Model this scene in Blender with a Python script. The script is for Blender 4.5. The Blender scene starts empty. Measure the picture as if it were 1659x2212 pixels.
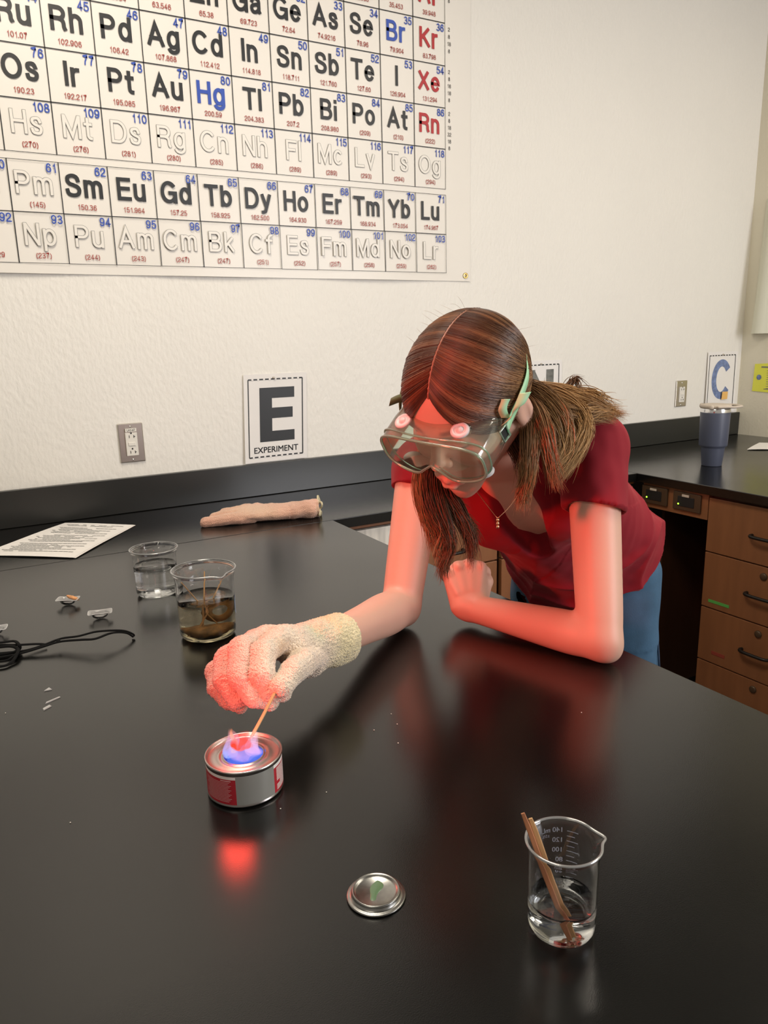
import bpy, bmesh, math, random
import numpy as np
from mathutils import Vector, Matrix, noise

# ------------------------------------------------------------------ camera, light, exposure
S = bpy.context.scene
COL = S.collection
TH = 0.914                      # bench height; everything is built with the bench top at z=0 and lifted at the end
F_PX = 1613.68
YAW, PITCH, ROLL = 0.5139739, 0.2298516, -0.02433746
CAM_H = 0.494
_fw = Vector((math.sin(YAW)*math.cos(PITCH), math.cos(YAW)*math.cos(PITCH), -math.sin(PITCH)))
_r = _fw.cross(Vector((0, 0, 1))).normalized(); _u = _r.cross(_fw)
CR = math.cos(ROLL)*_r + math.sin(ROLL)*_u
CU = -math.sin(ROLL)*_r + math.cos(ROLL)*_u
CF = _fw
CAM = Vector((0, 0, CAM_H))
cd = bpy.data.cameras.new('camera'); cam = bpy.data.objects.new('camera', cd); COL.objects.link(cam)
m = Matrix((CR, CU, -CF)).transposed().to_4x4(); m.translation = CAM
cam.matrix_world = m
cd.sensor_fit = 'VERTICAL'; cd.sensor_height = 24.0; cd.lens = F_PX/2212*24.0
cd.clip_start = 0.02; cd.clip_end = 60
S.camera = cam

def P(x, y, d):
    """world point that the photograph shows at (x, y), at distance d along the view direction"""
    return CAM + d*(CF + CR*((x-829.5)/F_PX) - CU*((y-1106.0)/F_PX))

w = bpy.data.worlds.new('world'); S.world = w; w.use_nodes = True
w.node_tree.nodes['Background'].inputs[0].default_value = (1.0, 0.90, 0.78, 1)
w.node_tree.nodes['Background'].inputs[1].default_value = 0.36

def area(name, loc, target, sx, sy, power, color):
    l = bpy.data.lights.new(name, 'AREA'); l.shape = 'RECTANGLE'; l.size = sx; l.size_y = sy
    l.energy = power; l.color = color
    o = bpy.data.objects.new(name, l); COL.objects.link(o); o.location = loc
    o.rotation_euler = (Vector(target)-Vector(loc)).to_track_quat('-Z', 'Y').to_euler()
    return o
area('ceiling_light', (0.3, 1.1, 2.1), (0.3, 1.1, 0), 0.6, 1.0, 31, (1.0, 0.90, 0.76))
area('ceiling_light', (2.3, 0.2, 2.1), (2.3, 0.2, 0), 0.6, 1.2, 24, (1.0, 0.90, 0.76))
area('ceiling_light', (-1.6, -0.6, 2.1), (-1.6, -0.6, 0), 0.6, 1.2, 18, (1.0, 0.90, 0.76))
area('window_light', (2.9, -1.9, 1.0), (1.5, 1.6, 0.4), 1.6, 1.5, 95, (0.97, 0.96, 1.0))
# the burning wick gives off a strong red light
l = bpy.data.lights.new('flame_light', 'POINT'); l.energy = 0.22; l.color = (1.0, 0.045, 0.025); l.shadow_soft_size = 0.018
o = bpy.data.objects.new('flame_light', l); COL.objects.link(o); o.location = (0.215, 0.745, 0.085)
l = bpy.data.lights.new('added_red_spot', 'SPOT'); l.energy = 120; l.color = (1.0, 0.05, 0.03); l.shadow_soft_size = 0.07; l.spot_size = math.radians(22); l.spot_blend = .5
o = bpy.data.objects.new('added_red_spot', l); COL.objects.link(o); o.location = (-1.0, 0.60, 0.75)     # added unseen spot that carries the flame's red to arms and face
o.rotation_euler = (math.radians(90-18.6), 0, math.radians(8.5-90))

S.view_settings.view_transform = 'Standard'; S.view_settings.look = 'None'
S.view_settings.gamma = 1; S.view_settings.use_curve_mapping = False
S.view_settings.exposure = 0.0
S.cycles.max_bounces = 14; S.cycles.transmission_bounces = 12; S.cycles.transparent_max_bounces = 24
S.cycles.glossy_bounces = 6; S.cycles.diffuse_bounces = 4
S.cycles.sample_clamp_indirect = 4.0

rnd = random.Random(7)

# ------------------------------------------------------------------ materials
def mat(name, color=(.8, .8, .8), rough=.5, metal=0, spec=.5, bump=None, vary=None, **kw):
    """bump=(kind, scale, strength, distance[, stretch]); vary=(scale, amount) mottles the colour"""
    m = bpy.data.materials.new(name); m.use_nodes = True
    nt = m.node_tree; b = nt.nodes['Principled BSDF']
    b.inputs['Base Color'].default_value = (*color, 1); b.inputs['Roughness'].default_value = rough
    b.inputs['Metallic'].default_value = metal; b.inputs['Specular IOR Level'].default_value = spec
    for k, v in kw.items():
        b.inputs[k.replace('_', ' ')].default_value = v
    tc = nt.nodes.new('ShaderNodeTexCoord')
    if vary:
        n = nt.nodes.new('ShaderNodeTexNoise'); n.inputs['Scale'].default_value = vary[0]; n.inputs['Detail'].default_value = 4
        mp = nt.nodes.new('ShaderNodeMapping')
        if len(vary) > 2: mp.inputs['Scale'].default_value = vary[2]
        nt.links.new(tc.outputs['Object'], mp.inputs[0]); nt.links.new(mp.outputs[0], n.inputs[0])
        r = nt.nodes.new('ShaderNodeValToRGB'); a = vary[1]
        r.color_ramp.elements[0].position = .3; r.color_ramp.elements[1].position = .7
        r.color_ramp.elements[0].color = (*[c*(1-a) for c in color], 1)
        r.color_ramp.elements[1].color = (*[min(1, c*(1+a)) for c in color], 1)
        nt.links.new(n.outputs[0], r.inputs[0]); nt.links.new(r.outputs[0], b.inputs['Base Color'])
    if bump:
        kind, sc, st, dist = bump[:4]
        if kind == 'voronoi':
            n = nt.nodes.new('ShaderNodeTexVoronoi'); out = n.outputs['Distance']
        else:
            n = nt.nodes.new('ShaderNodeTexNoise'); n.inputs['Detail'].default_value = 3; out = n.outputs[0]
        n.inputs['Scale'].default_value = sc
        mp = nt.nodes.new('ShaderNodeMapping')
        if len(bump) > 4: mp.inputs['Scale'].default_value = bump[4]
        nt.links.new(tc.outputs['Object'], mp.inputs[0]); nt.links.new(mp.outputs[0], n.inputs[0])
        bp = nt.nodes.new('ShaderNodeBump'); bp.inputs['Strength'].default_value = st; bp.inputs['Distance'].default_value = dist
        nt.links.new(out, bp.inputs['Height']); nt.links.new(bp.outputs[0], b.inputs['Normal'])
    return m

def attr_mat(name, rough=.5, spec=.5, bump=None, **kw):
    m = mat(name, rough=rough, spec=spec, bump=bump, **kw)
    nt = m.node_tree; a = nt.nodes.new('ShaderNodeVertexColor'); a.layer_name = 'tint'
    nt.links.new(a.outputs[0], nt.nodes['Principled BSDF'].inputs['Base Color'])
    return m

def film_mat(name, tint, gloss=.25, rough=.04, haze=0.0):
    """thin clear plastic film: tinted see-through plus a fresnel sheen"""
    m = bpy.data.materials.new(name); m.use_nodes = True; nt = m.node_tree
    for n in list(nt.nodes):
        if n.type != 'OUTPUT_MATERIAL': nt.nodes.remove(n)
    out = [n for n in nt.nodes][0]
    t = nt.nodes.new('ShaderNodeBsdfTransparent'); t.inputs[0].default_value = (*tint, 1)
    g = nt.nodes.new('ShaderNodeBsdfGlossy'); g.inputs['Color'].default_value = (1, 1, 1, 1); g.inputs['Roughness'].default_value = rough
    d = nt.nodes.new('ShaderNodeBsdfDiffuse'); d.inputs[0].default_value = (*[min(1, c*.95) for c in tint], 1)
    tl = nt.nodes.new('ShaderNodeBsdfTranslucent'); tl.inputs[0].default_value = (*tint, 1)
    ad = nt.nodes.new('ShaderNodeMixShader'); ad.inputs[0].default_value = .5
    nt.links.new(d.outputs[0], ad.inputs[1]); nt.links.new(tl.outputs[0], ad.inputs[2])
    m1 = nt.nodes.new('ShaderNodeMixShader'); m1.inputs[0].default_value = haze
    nt.links.new(t.outputs[0], m1.inputs[1]); nt.links.new(ad.outputs[0], m1.inputs[2])
    lw = nt.nodes.new('ShaderNodeFresnel'); lw.inputs[0].default_value = 1.45
    mm = nt.nodes.new('ShaderNodeMath'); mm.operation = 'MULTIPLY_ADD'; mm.inputs[1].default_value = 1.0; mm.inputs[2].default_value = gloss*.1
    nt.links.new(lw.outputs[0], mm.inputs[0])
    m2 = nt.nodes.new('ShaderNodeMixShader'); nt.links.new(mm.outputs[0], m2.inputs[0])
    nt.links.new(m1.outputs[0], m2.inputs[1]); nt.links.new(g.outputs[0], m2.inputs[2])
    nt.links.new(m2.outputs[0], out.inputs[0])
    return m

def glass_mat(name, color=(1, 1, 1), ior=1.47, rough=0.0):
    return mat(name, color, rough, spec=.5, Transmission_Weight=1.0, IOR=ior)

M = {}
M['wall'] = mat('painted_plaster', (.86, .83, .765), .5, bump=('noise', 95, .55, .004, (1, 1, .55)), vary=(1.5, .02))
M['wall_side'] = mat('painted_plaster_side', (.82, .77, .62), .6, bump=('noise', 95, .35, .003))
M['ceiling'] = mat('ceiling_tile', (.16, .155, .14), .9, bump=('noise', 60, .4, .003))
M['floor'] = mat('vinyl_floor', (.11, .085, .065), .45, vary=(6, .25))
def bench_mat():
    m = mat('black_resin_top', (.005, .005, .0045), .19, spec=.68, bump=('noise', 900, .12, .0006))
    nt = m.node_tree; b = nt.nodes['Principled BSDF']
    tc = nt.nodes.new('ShaderNodeTexCoord'); n = nt.nodes.new('ShaderNodeTexNoise'); n.inputs['Scale'].default_value = 2.2; n.inputs['Detail'].default_value = 5
    nt.links.new(tc.outputs['Object'], n.inputs[0])
    mr = nt.nodes.new('ShaderNodeMapRange'); mr.inputs[1].default_value = .3; mr.inputs[2].default_value = .7; mr.inputs[3].default_value = .15; mr.inputs[4].default_value = .23
    nt.links.new(n.outputs[0], mr.inputs[0]); nt.links.new(mr.outputs[0], b.inputs['Roughness'])
    return m
M['bench'] = bench_mat()
M['splash'] = mat('black_resin_ledge', (.013, .014, .012), .33, spec=.7, bump=('noise', 900, .12, .0006))
M['wood'] = mat('orange_brown_laminate', (.25, .100, .040), .42, vary=(30, .10, (1, 1, .12)))
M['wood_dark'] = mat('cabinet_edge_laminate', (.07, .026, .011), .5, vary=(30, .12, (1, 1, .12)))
M['wood_pale'] = mat('pale_streaked_front', (.78, .74, .66), .4, vary=(55, .28, (1, 1, .10)))  # pale tone with vertical streaks
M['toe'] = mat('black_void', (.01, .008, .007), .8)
M['paper'] = mat('white_paper', (.86, .83, .80), .7)
M['vinyl'] = mat('poster_vinyl', (.84, .80, .73), .38, bump=('noise', 3, .12, .01))
M['ink'] = mat('black_ink', (.012, .013, .014), .45)
M['ink_soft'] = mat('grey_ink', (.20, .20, .19), .5)
M['ink_grey'] = mat('letter_grey_ink', (.17, .17, .155), .5, vary=(60, .35))
M['ink_blue'] = mat('blue_ink', (.022, .075, .43), .45)
M['ink_pencil'] = mat('blue_pencil', (.17, .23, .42), .6, vary=(60, .35))
M['ink_red'] = mat('red_ink', (.45, .012, .018), .45)
M['ink_rust'] = mat('rust_ink', (.36, .03, .018), .45)
M['yellow'] = mat('yellow_paper', (.86, .86, .10), .7)
M['orange_note'] = mat('orange_sticky_note', (.88, .52, .16), .7)
M['steel'] = mat('brushed_steel', (.62, .58, .52), .3, 1, bump=('noise', 300, .1, .0005, (1, 1, .05)))
M['chrome'] = mat('chrome', (.8, .8, .8), .12, 1)
M['brass'] = mat('brass', (.8, .58, .22), .3, 1)
M['tin'] = mat('tin_plate', (.50, .46, .44), .3, 1, bump=('noise', 60, .08, .001))
M['ivory'] = mat('ivory_plastic', (.80, .77, .70), .35)
M['slot'] = mat('dark_slot', (.01, .01, .01), .6)
M['bronze'] = mat('bronze_box', (.10, .062, .035), .45, .4)
M['black_metal'] = mat('black_handle', (.012, .011, .010), .35, .3)
M['green_led'] = mat('green_led', (.2, .9, .1), .4, Emission_Color=(.45, 1, .05, 1), Emission_Strength=2.0)
M['green_tape'] = mat('green_tape', (.10, .42, .08), .6)
M['red_tape'] = mat('red_tape', (.30, .05, .03), .6)
M['skin'] = attr_mat('skin', .46, .4, bump=('noise', 700, .08, .0006), Subsurface_Weight=.12, Subsurface_Scale=.01, Subsurface_Radius=(1, .35, .2))
M['shirt'] = mat('dark_red_cotton', (.245, .012, .022), .82, spec=.2, bump=('noise', 1500, .2, .0004), Sheen_Weight=.25, Sheen_Roughness=.5, Sheen_Tint=(.8, .25, .25, 1))
M['denim'] = mat('blue_denim', (.040, .105, .185), .85, bump=('noise', 900, .5, .0008, (1, 1, .4)), vary=(25, .14))
M['seam'] = mat('denim_seam', (.03, .06, .11), .85)
M['shoe'] = mat('shoe_canvas', (.25, .25, .26), .8)
M['hair'] = attr_mat('hair', .38, .35)
M['lash'] = mat('lash', (.03, .015, .01), .6)
M['terry'] = attr_mat('terry_knit', .95, .15, bump=('voronoi', 520, 1.0, .0022), Sheen_Weight=.5, Sheen_Roughness=.6)
M['goggle'] = film_mat('green_clear_pvc', (.84, .96, .87), .3, .08, .13)
M['lens'] = film_mat('clear_lens', (.90, .97, .92), .3, .03, .035)
M['goggle_rim'] = film_mat('green_thick_pvc', (.62, .88, .72), .8, .10, .42)
M['vent'] = mat('frosted_vent_plastic', (.82, .80, .80), .4, Transmission_Weight=.25)
M['strap'] = mat('mint_strap', (.40, .75, .45), .5, bump=('noise', 500, .1, .0005))
M['strap_dark'] = mat('olive_strap', (.10, .14, .055), .6)
M['glass'] = glass_mat('beaker_glass', (1, 1, 1), 1.47)
M['rim'] = film_mat('painted_rim_shine', (.92, .93, .93), 2.0, .12, .38)  # white haze stands in for bright reflections along the beaker rim
M['water'] = glass_mat('water', (.97, .99, .99), 1.33)
M['brown_water'] = glass_mat('brown_water', (.76, .69, .50), 1.33)
M['white_print'] = mat('white_enamel', (.70, .75, .92), .5)
M['blue_print'] = mat('pale_blue_enamel', (.30, .42, .60), .5)
M['splint'] = mat('pine_splint', (.62, .36, .16), .6, vary=(60, .2, (1, 1, .1)))
M['splint_red'] = mat('reddish_splint', (.50, .20, .09), .6, vary=(60, .2, (1, 1, .1)))
M['char'] = mat('charred_wood', (.015, .012, .01), .8)
M['brown_pulp'] = mat('soaked_brown_wood', (.26, .13, .04), .6, vary=(80, .5))
M['packet'] = film_mat('cloudy_plastic', (.90, .89, .89), .4, .15, .72)
M['chip'] = mat('orange_chip', (.72, .34, .14), .6, vary=(120, .3))
M['cord'] = mat('black_cord', (.004, .004, .004), .8, spec=.15)
M['label_red'] = mat('red_can_label', (.42, .018, .03), .4)
M['label_grey'] = mat('grey_can_label', (.30, .295, .27), .33, .2)
M['label_white'] = mat('white_label_band', (.80, .76, .72), .4)
M['label_text'] = mat('pink_label_text', (.66, .32, .32), .5)
M['gel'] = mat('blue_gel', (.10, .16, .55), .3)
M['navy'] = mat('slate_blue_powder_coat', (.075, .085, .125), .42)
M['lid'] = mat('beige_lid_plastic', (.60, .52, .43), .5)
M['gold_chain'] = mat('necklace_gold', (.85, .50, .30), .25, 1)
M['crumb'] = mat('pale_crumb', (.62, .58, .50), .7)
M['lidtop'] = mat('tarnished_tin', (.30, .30, .285), .30, 1, vary=(90, .2))
M['green_tone'] = mat('dull_green', (.13, .22, .12), .25)  # dull green of the irregular patch on the can lid
M['orange_bolt'] = mat('painted_white', (.8, .8, .78), .4)

# ------------------------------------------------------------------ object helpers
def meta(o, label=None, cat=None, group=None, kind=None):
    if label: o['label'] = label
    if cat: o['category'] = cat
    if group: o['group'] = group
    if kind: o['kind'] = kind
    return o
def thing(name, label, cat, loc=(0, 0, 0), rotz=0, group=None):
    o = bpy.data.objects.new(name, None); COL.objects.link(o); o.location = loc; o.rotation_euler = (0, 0, rotz)
    o.empty_display_size = .02
    return meta(o, label, cat, group)
class MB:
    """collects triangles and quads"""
    def __init__(s): s.v = []; s.f = []
    def add(s, v, f):
        n = len(s.v); s.v += [tuple(p) for p in v]; s.f += [tuple(i+n for i in q) for q in f]; return s
    def box(s, c, d, R=None, bev=0.0):
        bm = bmesh.new(); bmesh.ops.create_cube(bm, size=1)
        for v in bm.verts: v.co = Vector((v.co.x*d[0], v.co.y*d[1], v.co.z*d[2]))
        if bev > 0: bmesh.ops.bevel(bm, geom=bm.edges[:], offset=bev, segments=2, affect='EDGES', profile=.5)
        c = Vector(c); bm.verts.index_update()
        s.add([c+(R @ v.co if R else v.co) for v in bm.verts], [[v.index for v in f.verts] for f in bm.faces]); bm.free(); return s
    def lathe(s, prof, c=(0, 0, 0), n=48, fn=None, close=True):
        c = Vector(c); vs = []; k = len(prof)
        for i in range(n):
            a = 2*math.pi*i/n
            for r, z in prof:
                p = Vector((r*math.cos(a), r*math.sin(a), z))
                if fn: p = fn(p, a)
                vs.append(c+p)
        fs = [(i*k+j, ((i+1) % n)*k+j, ((i+1) % n)*k+j+1, i*k+j+1) for i in range(n) for j in range(k-1)]
        return s.add(vs, fs)
    def tube(s, pts, r, n=6, cap=True, flat=1.0):
        pts = [Vector(p) for p in pts]; rs = r if isinstance(r, (list, tuple)) else [r]*len(pts)
        vs = []; prev = None
        for i, p in enumerate(pts):
            t = (pts[min(i+1, len(pts)-1)]-pts[max(i-1, 0)]).normalized()
            if prev is None:
                prev = t.orthogonal().normalized() if abs(t.z) > .9 else Vector((0, 0, 1)).cross(t).normalized()
            a = (prev-t*prev.dot(t)).normalized(); b = t.cross(a); prev = a
            for j in range(n):
                q = 2*math.pi*j/n; vs.append(p+a*(rs[i]*math.cos(q))+b*(rs[i]*flat*math.sin(q)))
        fs = [(i*n+j, i*n+(j+1) % n, (i+1)*n+(j+1) % n, (i+1)*n+j) for i in range(len(pts)-1) for j in range(n)]
        if cap: fs += [tuple(range(n))[::-1], tuple((len(pts)-1)*n+j for j in range(n))]
        return s.add(vs, fs)
    def build(s, name, m, parent=None, smooth=False, mx=None, colors=None):
        me = bpy.data.meshes.new(name)
        v = s.v if mx is None else [mx @ Vector(p) for p in s.v]
        me.from_pydata([tuple(p) for p in v], [], s.f)
        bm = bmesh.new(); bm.from_mesh(me); bmesh.ops.recalc_face_normals(bm, faces=bm.faces); bm.to_mesh(me); bm.free()
        return link(name, me, m, parent, smooth)
def link(name, me, m, parent=None, smooth=False):
    me.name = name
    if m: me.materials.clear(); me.materials.append(m)
    if smooth: me.polygons.foreach_set('use_smooth', [True]*len(me.polygons))
    o = bpy.data.objects.new(name, me); COL.objects.link(o)
    if parent: o.parent = parent
    return o
def smooth_angle(o, deg=35):
    me = o.data; me.polygons.foreach_set('use_smooth', [True]*len(me.polygons)); me.set_sharp_from_angle(angle=math.radians(deg)); return o
def copy_tree(o, parent=None):
    c = o.copy(); COL.objects.link(c); c.parent = parent
    for ch in list(o.children): copy_tree(ch, c)
    return c
def catmull(pts, n):
    """pts: list of equal-length number lists, returns n samples"""
    A = np.array(pts, float); k = len(A); out = []
    E = np.vstack([2*A[0]-A[1], A, 2*A[-1]-A[-2]])
    for i in range(n):
        t = i/(n-1)*(k-1); j = min(int(t), k-2); u = t-j
        p0, p1, p2, p3 = E[j], E[j+1], E[j+2], E[j+3]
        out.append(.5*((2*p1)+(-p0+p2)*u+(2*p0-5*p1+4*p2-p3)*u*u+(-p0+3*p1-3*p2+p3)*u**3))
    return np.array(out)

# ---- flat lettering as mesh
_tc = {}
def text_geo(s, size=1.0, bold=0.0, outline=0.0, align='CENTER'):
    key = (s, round(size, 4), bold, outline, align)
    if key not in _tc:
        cu = bpy.data.curves.new('t', 'FONT'); cu.body = s; cu.size = 1.0; cu.align_x = align; cu.resolution_u = 4
        if outline: cu.fill_mode = 'NONE'; cu.bevel_depth = outline/size; cu.bevel_resolution = 0
        o = bpy.data.objects.new('t', cu); me = o.to_mesh()
        v = np.array([x.co[:] for x in me.vertices])*size if len(me.vertices) else np.zeros((0, 3))
        f = [tuple(p.vertices) for p in me.polygons]
        o.to_mesh_clear(); bpy.data.objects.remove(o); bpy.data.curves.remove(cu)
        _tc[key] = (v, f)
    return _tc[key]
def put_text(mb, s, at, ex, ez, size, sx=1.0, **kw):
    b = kw.pop('bold', 0)*size
    v, f = text_geo(s, size, **kw)
    at = Vector(at); ex = Vector(ex); ez = Vector(ez); n = ex.cross(ez)
    for i, (dx, dz) in enumerate([(-b, -b), (b, -b), (b, b), (-b, b)] if b and not kw.get('outline') else [(0, 0)]):
        mb.add([at+ex*(p[0]*sx+dx)+ez*(p[1]+dz)+n*(p[2]-i*.00002) for p in v], f)
# a plain grotesque alphabet drawn with strokes (centre lines; capitals are 1 high)
def _arc(cx, cy, rx, ry, a0, a1, n=18):
    return [(cx+rx*math.cos(math.radians(a0+(a1-a0)*i/n)), cy+ry*math.sin(math.radians(a0+(a1-a0)*i/n))) for i in range(n+1)]
def _cur(*p, n=16): return [tuple(q) for q in catmull([list(x) for x in p], n)]
XH = .73
GLY = {
 'A': (.76, [[(0, 0), (.38, 1), (.76, 0)], [(.13, .33), (.63, .33)]]),
 'B': (.62, [[(0, 0), (0, 1), (.34, 1)]+_arc(.34, .765, .22, .235, 90, -90)+[(0, .53)], [(0, .53), (.36, .53)]+_arc(.37, .265, .25, .265, 90, -90)+[(0, 0)]]),
 'C': (.74, [_arc(.38, .5, .38, .5, 42, 318, 30)]),
 'D': (.68, [[(0, 0), (0, 1), (.3, 1)]+_arc(.3, .5, .38, .5, 90, -90)+[(-.0, 0)]]),
 'E': (.57, [[(.56, 1), (0, 1), (0, 0), (.57, 0)], [(0, .53), (.51, .53)]]),
 'F': (.52, [[(.54, 1), (0, 1), (0, 0)], [(0, .52), (.46, .52)]]),
 'G': (.74, [_arc(.38, .5, .38, .5, 42, 335, 30), [(.44, .46), (.74, .46), (.74, 0)]]),
 'H': (.62, [[(0, 0), (0, 1)], [(.62, 0), (.62, 1)], [(0, .53), (.62, .53)]]),
 'I': (0.0, [[(0, 0), (0, 1)]]),
 'K': (.64, [[(0, 0), (0, 1)], [(.60, 1), (0, .37)], [(.20, .57), (.65, 0)]]),
 'L': (.50, [[(0, 1), (0, 0), (.50, 0)]]),
 'M': (.76, [[(0, 0), (0, 1)], [(.76, 0), (.76, 1)], [(.03, 1), (.38, .06), (.73, 1)]]),
 'N': (.62, [[(0, 0), (0, 1)], [(.62, 0), (.62, 1)], [(.03, 1), (.59, 0)]]),
 'O': (.78, [_arc(.39, .5, .39, .5, 0, 360, 36)]),
 'P': (.58, [[(0, 0), (0, 1), (.32, 1)]+_arc(.32, .73, .26, .27, 90, -90)+[(0, .46)]]),
 'R': (.62, [[(0, 0), (0, 1), (.35, 1)]+_arc(.35, .75, .24, .25, 90, -90)+[(0, .50)], _cur((.34, .50), (.50, .44), (.56, .30), (.57, .12), (.62, 0))]),
 'S': (.62, [_cur((.58, .73), (.52, .92), (.31, 1), (.09, .92), (.04, .75), (.14, .59), (.34, .52), (.54, .43), (.61, .27), (.53, .07), (.31, 0), (.07, .07), (0, .28), n=34)]),
 'T': (.64, [[(0, 1), (.64, 1)], [(.32, 0), (.32, 1)]]),
 'U': (.60, [[(0, 1), (0, .32)]+_arc(.30, .30, .30, .30, 180, 360)+[(.60, 1)]]),
 'V': (.70, [[(0, 1), (.35, 0), (.70, 1)]]),
 'W': (1.0, [[(0, 1), (.24, 0), (.5, 1), (.76, 0), (1.0, 1)]]),
 'X': (.68, [[(.02, 1), (.68, 0)], [(.66, 1), (0, 0)]]),
 'Y': (.70, [[(0, 1), (.35, .42), (.70, 1)], [(.35, 0), (.35, .46)]]),
 'Z': (.60, [[(.02, 1), (.59, 1), (.0, 0), (.60, 0)]]),
 'a': (.48, [_cur((.02, .53), (.09, .69), (.24, .73), (.40, .68), (.44, .54), (.44, .30), (.44, .10), (.49, 0)), _cur((.44, .44), (.22, .39), (.04, .31), (0, .17), (.07, .04), (.19, 0), (.36, .07), (.44, .22))]),
 'b': (.50, [[(0, 0), (0, 1)], _arc(.25, .365, .25, .365, 0, 360, 24)]),
 'c': (.46, [_arc(.25, .365, .25, .365, 45, 315, 22)]),
 'd': (.50, [[(.5, 0), (.5, 1)], _arc(.25, .365, .25, .365, 0, 360, 24)]),
 'e': (.50, [[(0, .385), (.5, .385)]+_arc(.25, .365, .25, .365, 5, 325, 24)]),
 'f': (.28, [[(.13, 0), (.13, .80)]+_arc(.31, .80, .18, .20, 180, 95, 8), [(0, .70), (.30, .70)]]),
 'g': (.50, [_arc(.25, .365, .25, .365, 0, 360, 24), [(.5, .73), (.5, -.02)]+_arc(.25, -.04, .25, .22, 0, -160, 14)]),
 'h': (.46, [[(0, 0), (0, 1)], [(0, .42)]+_arc(.23, .48, .23, .25, 165, 0, 12)+[(.46, 0)]]),
 'i': (0.0, [[(0, 0), (0, XH-.07)], [(0, .985), (0, 1.0)]]),
 'k': (.46, [[(0, 0), (0, 1)], [(.42, XH), (0, .27)], [(.15, .43), (.47, 0)]]),
 'l': (0.0, [[(0, 0), (0, 1)]]),
 'm': (.78, [[(0, 0), (0, XH)], [(0, .45)]+_arc(.20, .52, .19, .21, 165, 0, 12)+[(.39, 0)], [(.39, .45)]+_arc(.59, .52, .19, .21, 165, 0, 12)+[(.78, 0)]]),
 'n': (.46, [[(0, 0), (0, XH)], [(0, .42)]+_arc(.23, .48, .23, .25, 165, 0, 12)+[(.46, 0)]]),
 'o': (.52, [_arc(.26, .365, .26, .365, 0, 360, 26)]),
 'p': (.50, [[(0, -.27), (0, XH)], _arc(.25, .365, .25, .365, 0, 360, 24)]),
 'r': (.26, [[(0, 0), (0, XH)], [(0, .42)]+_arc(.24, .46, .24, .26, 160, 85, 8)]),
 's': (.44, [_cur((.41, .53), (.34, .70), (.21, .73), (.06, .68), (.04, .54), (.14, .43), (.28, .37), (.42, .29), (.43, .15), (.35, .02), (.21, 0), (.05, .05), (0, .21), n=30)]),
 't': (.28, [[(.12, .95), (.12, .16)]+_arc(.26, .16, .14, .16, 180, 270, 8), [(0, .70), (.28, .70)]]),
 'u': (.46, [[(.46, XH), (.46, 0)], [(0, XH), (0, .25)]+_arc(.23, .25, .23, .25, 180, 345, 12)]),
 'v': (.48, [[(0, XH), (.24, 0), (.48, XH)]]),
 'y': (.48, [[(0, XH), (.25, 0)], _cur((.48, XH), (.25, .02), (.16, -.22), (.02, -.26))]),
 '0': (.52, [_arc(.26, .5, .26, .5, 0, 360, 28)]), '1': (.42, [[(.10, .76), (.22, .80), (.30, 1), (.30, 0)]]),
 '2': (.52, [_cur((0, .68), (.05, .88), (.26, 1), (.46, .92), (.51, .72), (.40, .48), (.16, .28), (.02, .08), (0, 0), n=22), [(0, 0), (.52, 0)]]),
 '3': (.52, [_arc(.25, .76, .22, .24, 160, -90), _arc(.25, .265, .26, .265, 90, -160)]),
 '4': (.54, [[(.39, 0), (.39, 1), (0, .27), (.54, .27)]]),
 '5': (.52, [[(.48, 1), (.09, 1), (.04, .50)], _cur((.04, .50), (.14, .61), (.28, .64), (.46, .55), (.52, .33), (.44, .07), (.25, 0), (.07, .06), (0, .22), n=22)]),
 '6': (.52, [_arc(.26, .31, .26, .31, 0, 360, 24), _cur((.0, .33), (.03, .66), (.12, .90), (.28, 1), (.42, .95), (.50, .80))]),
 '7': (.52, [[(0, 1), (.52, 1)]+_cur((.50, 1), (.32, .65), (.20, .32), (.16, 0), n=10)]),
 '8': (.52, [_arc(.26, .765, .21, .235, 0, 360, 22), _arc(.26, .265, .26, .265, 0, 360, 24)]),
 '9': (.52, [_arc(.26, .69, .26, .31, 0, 360, 24), _cur((.52, .67), (.49, .34), (.40, .10), (.24, 0), (.10, .05), (.02, .20))]),
 '.': (0.0, [[(0, -.02), (0, .07)]]), '(': (.16, [_arc(.40, .40, .40, .66, 118, 242, 10)]), ')': (.16, [_arc(-.24, .40, .40, .66, 62, -62, 10)]), ' ': (.2, []),
}
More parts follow.
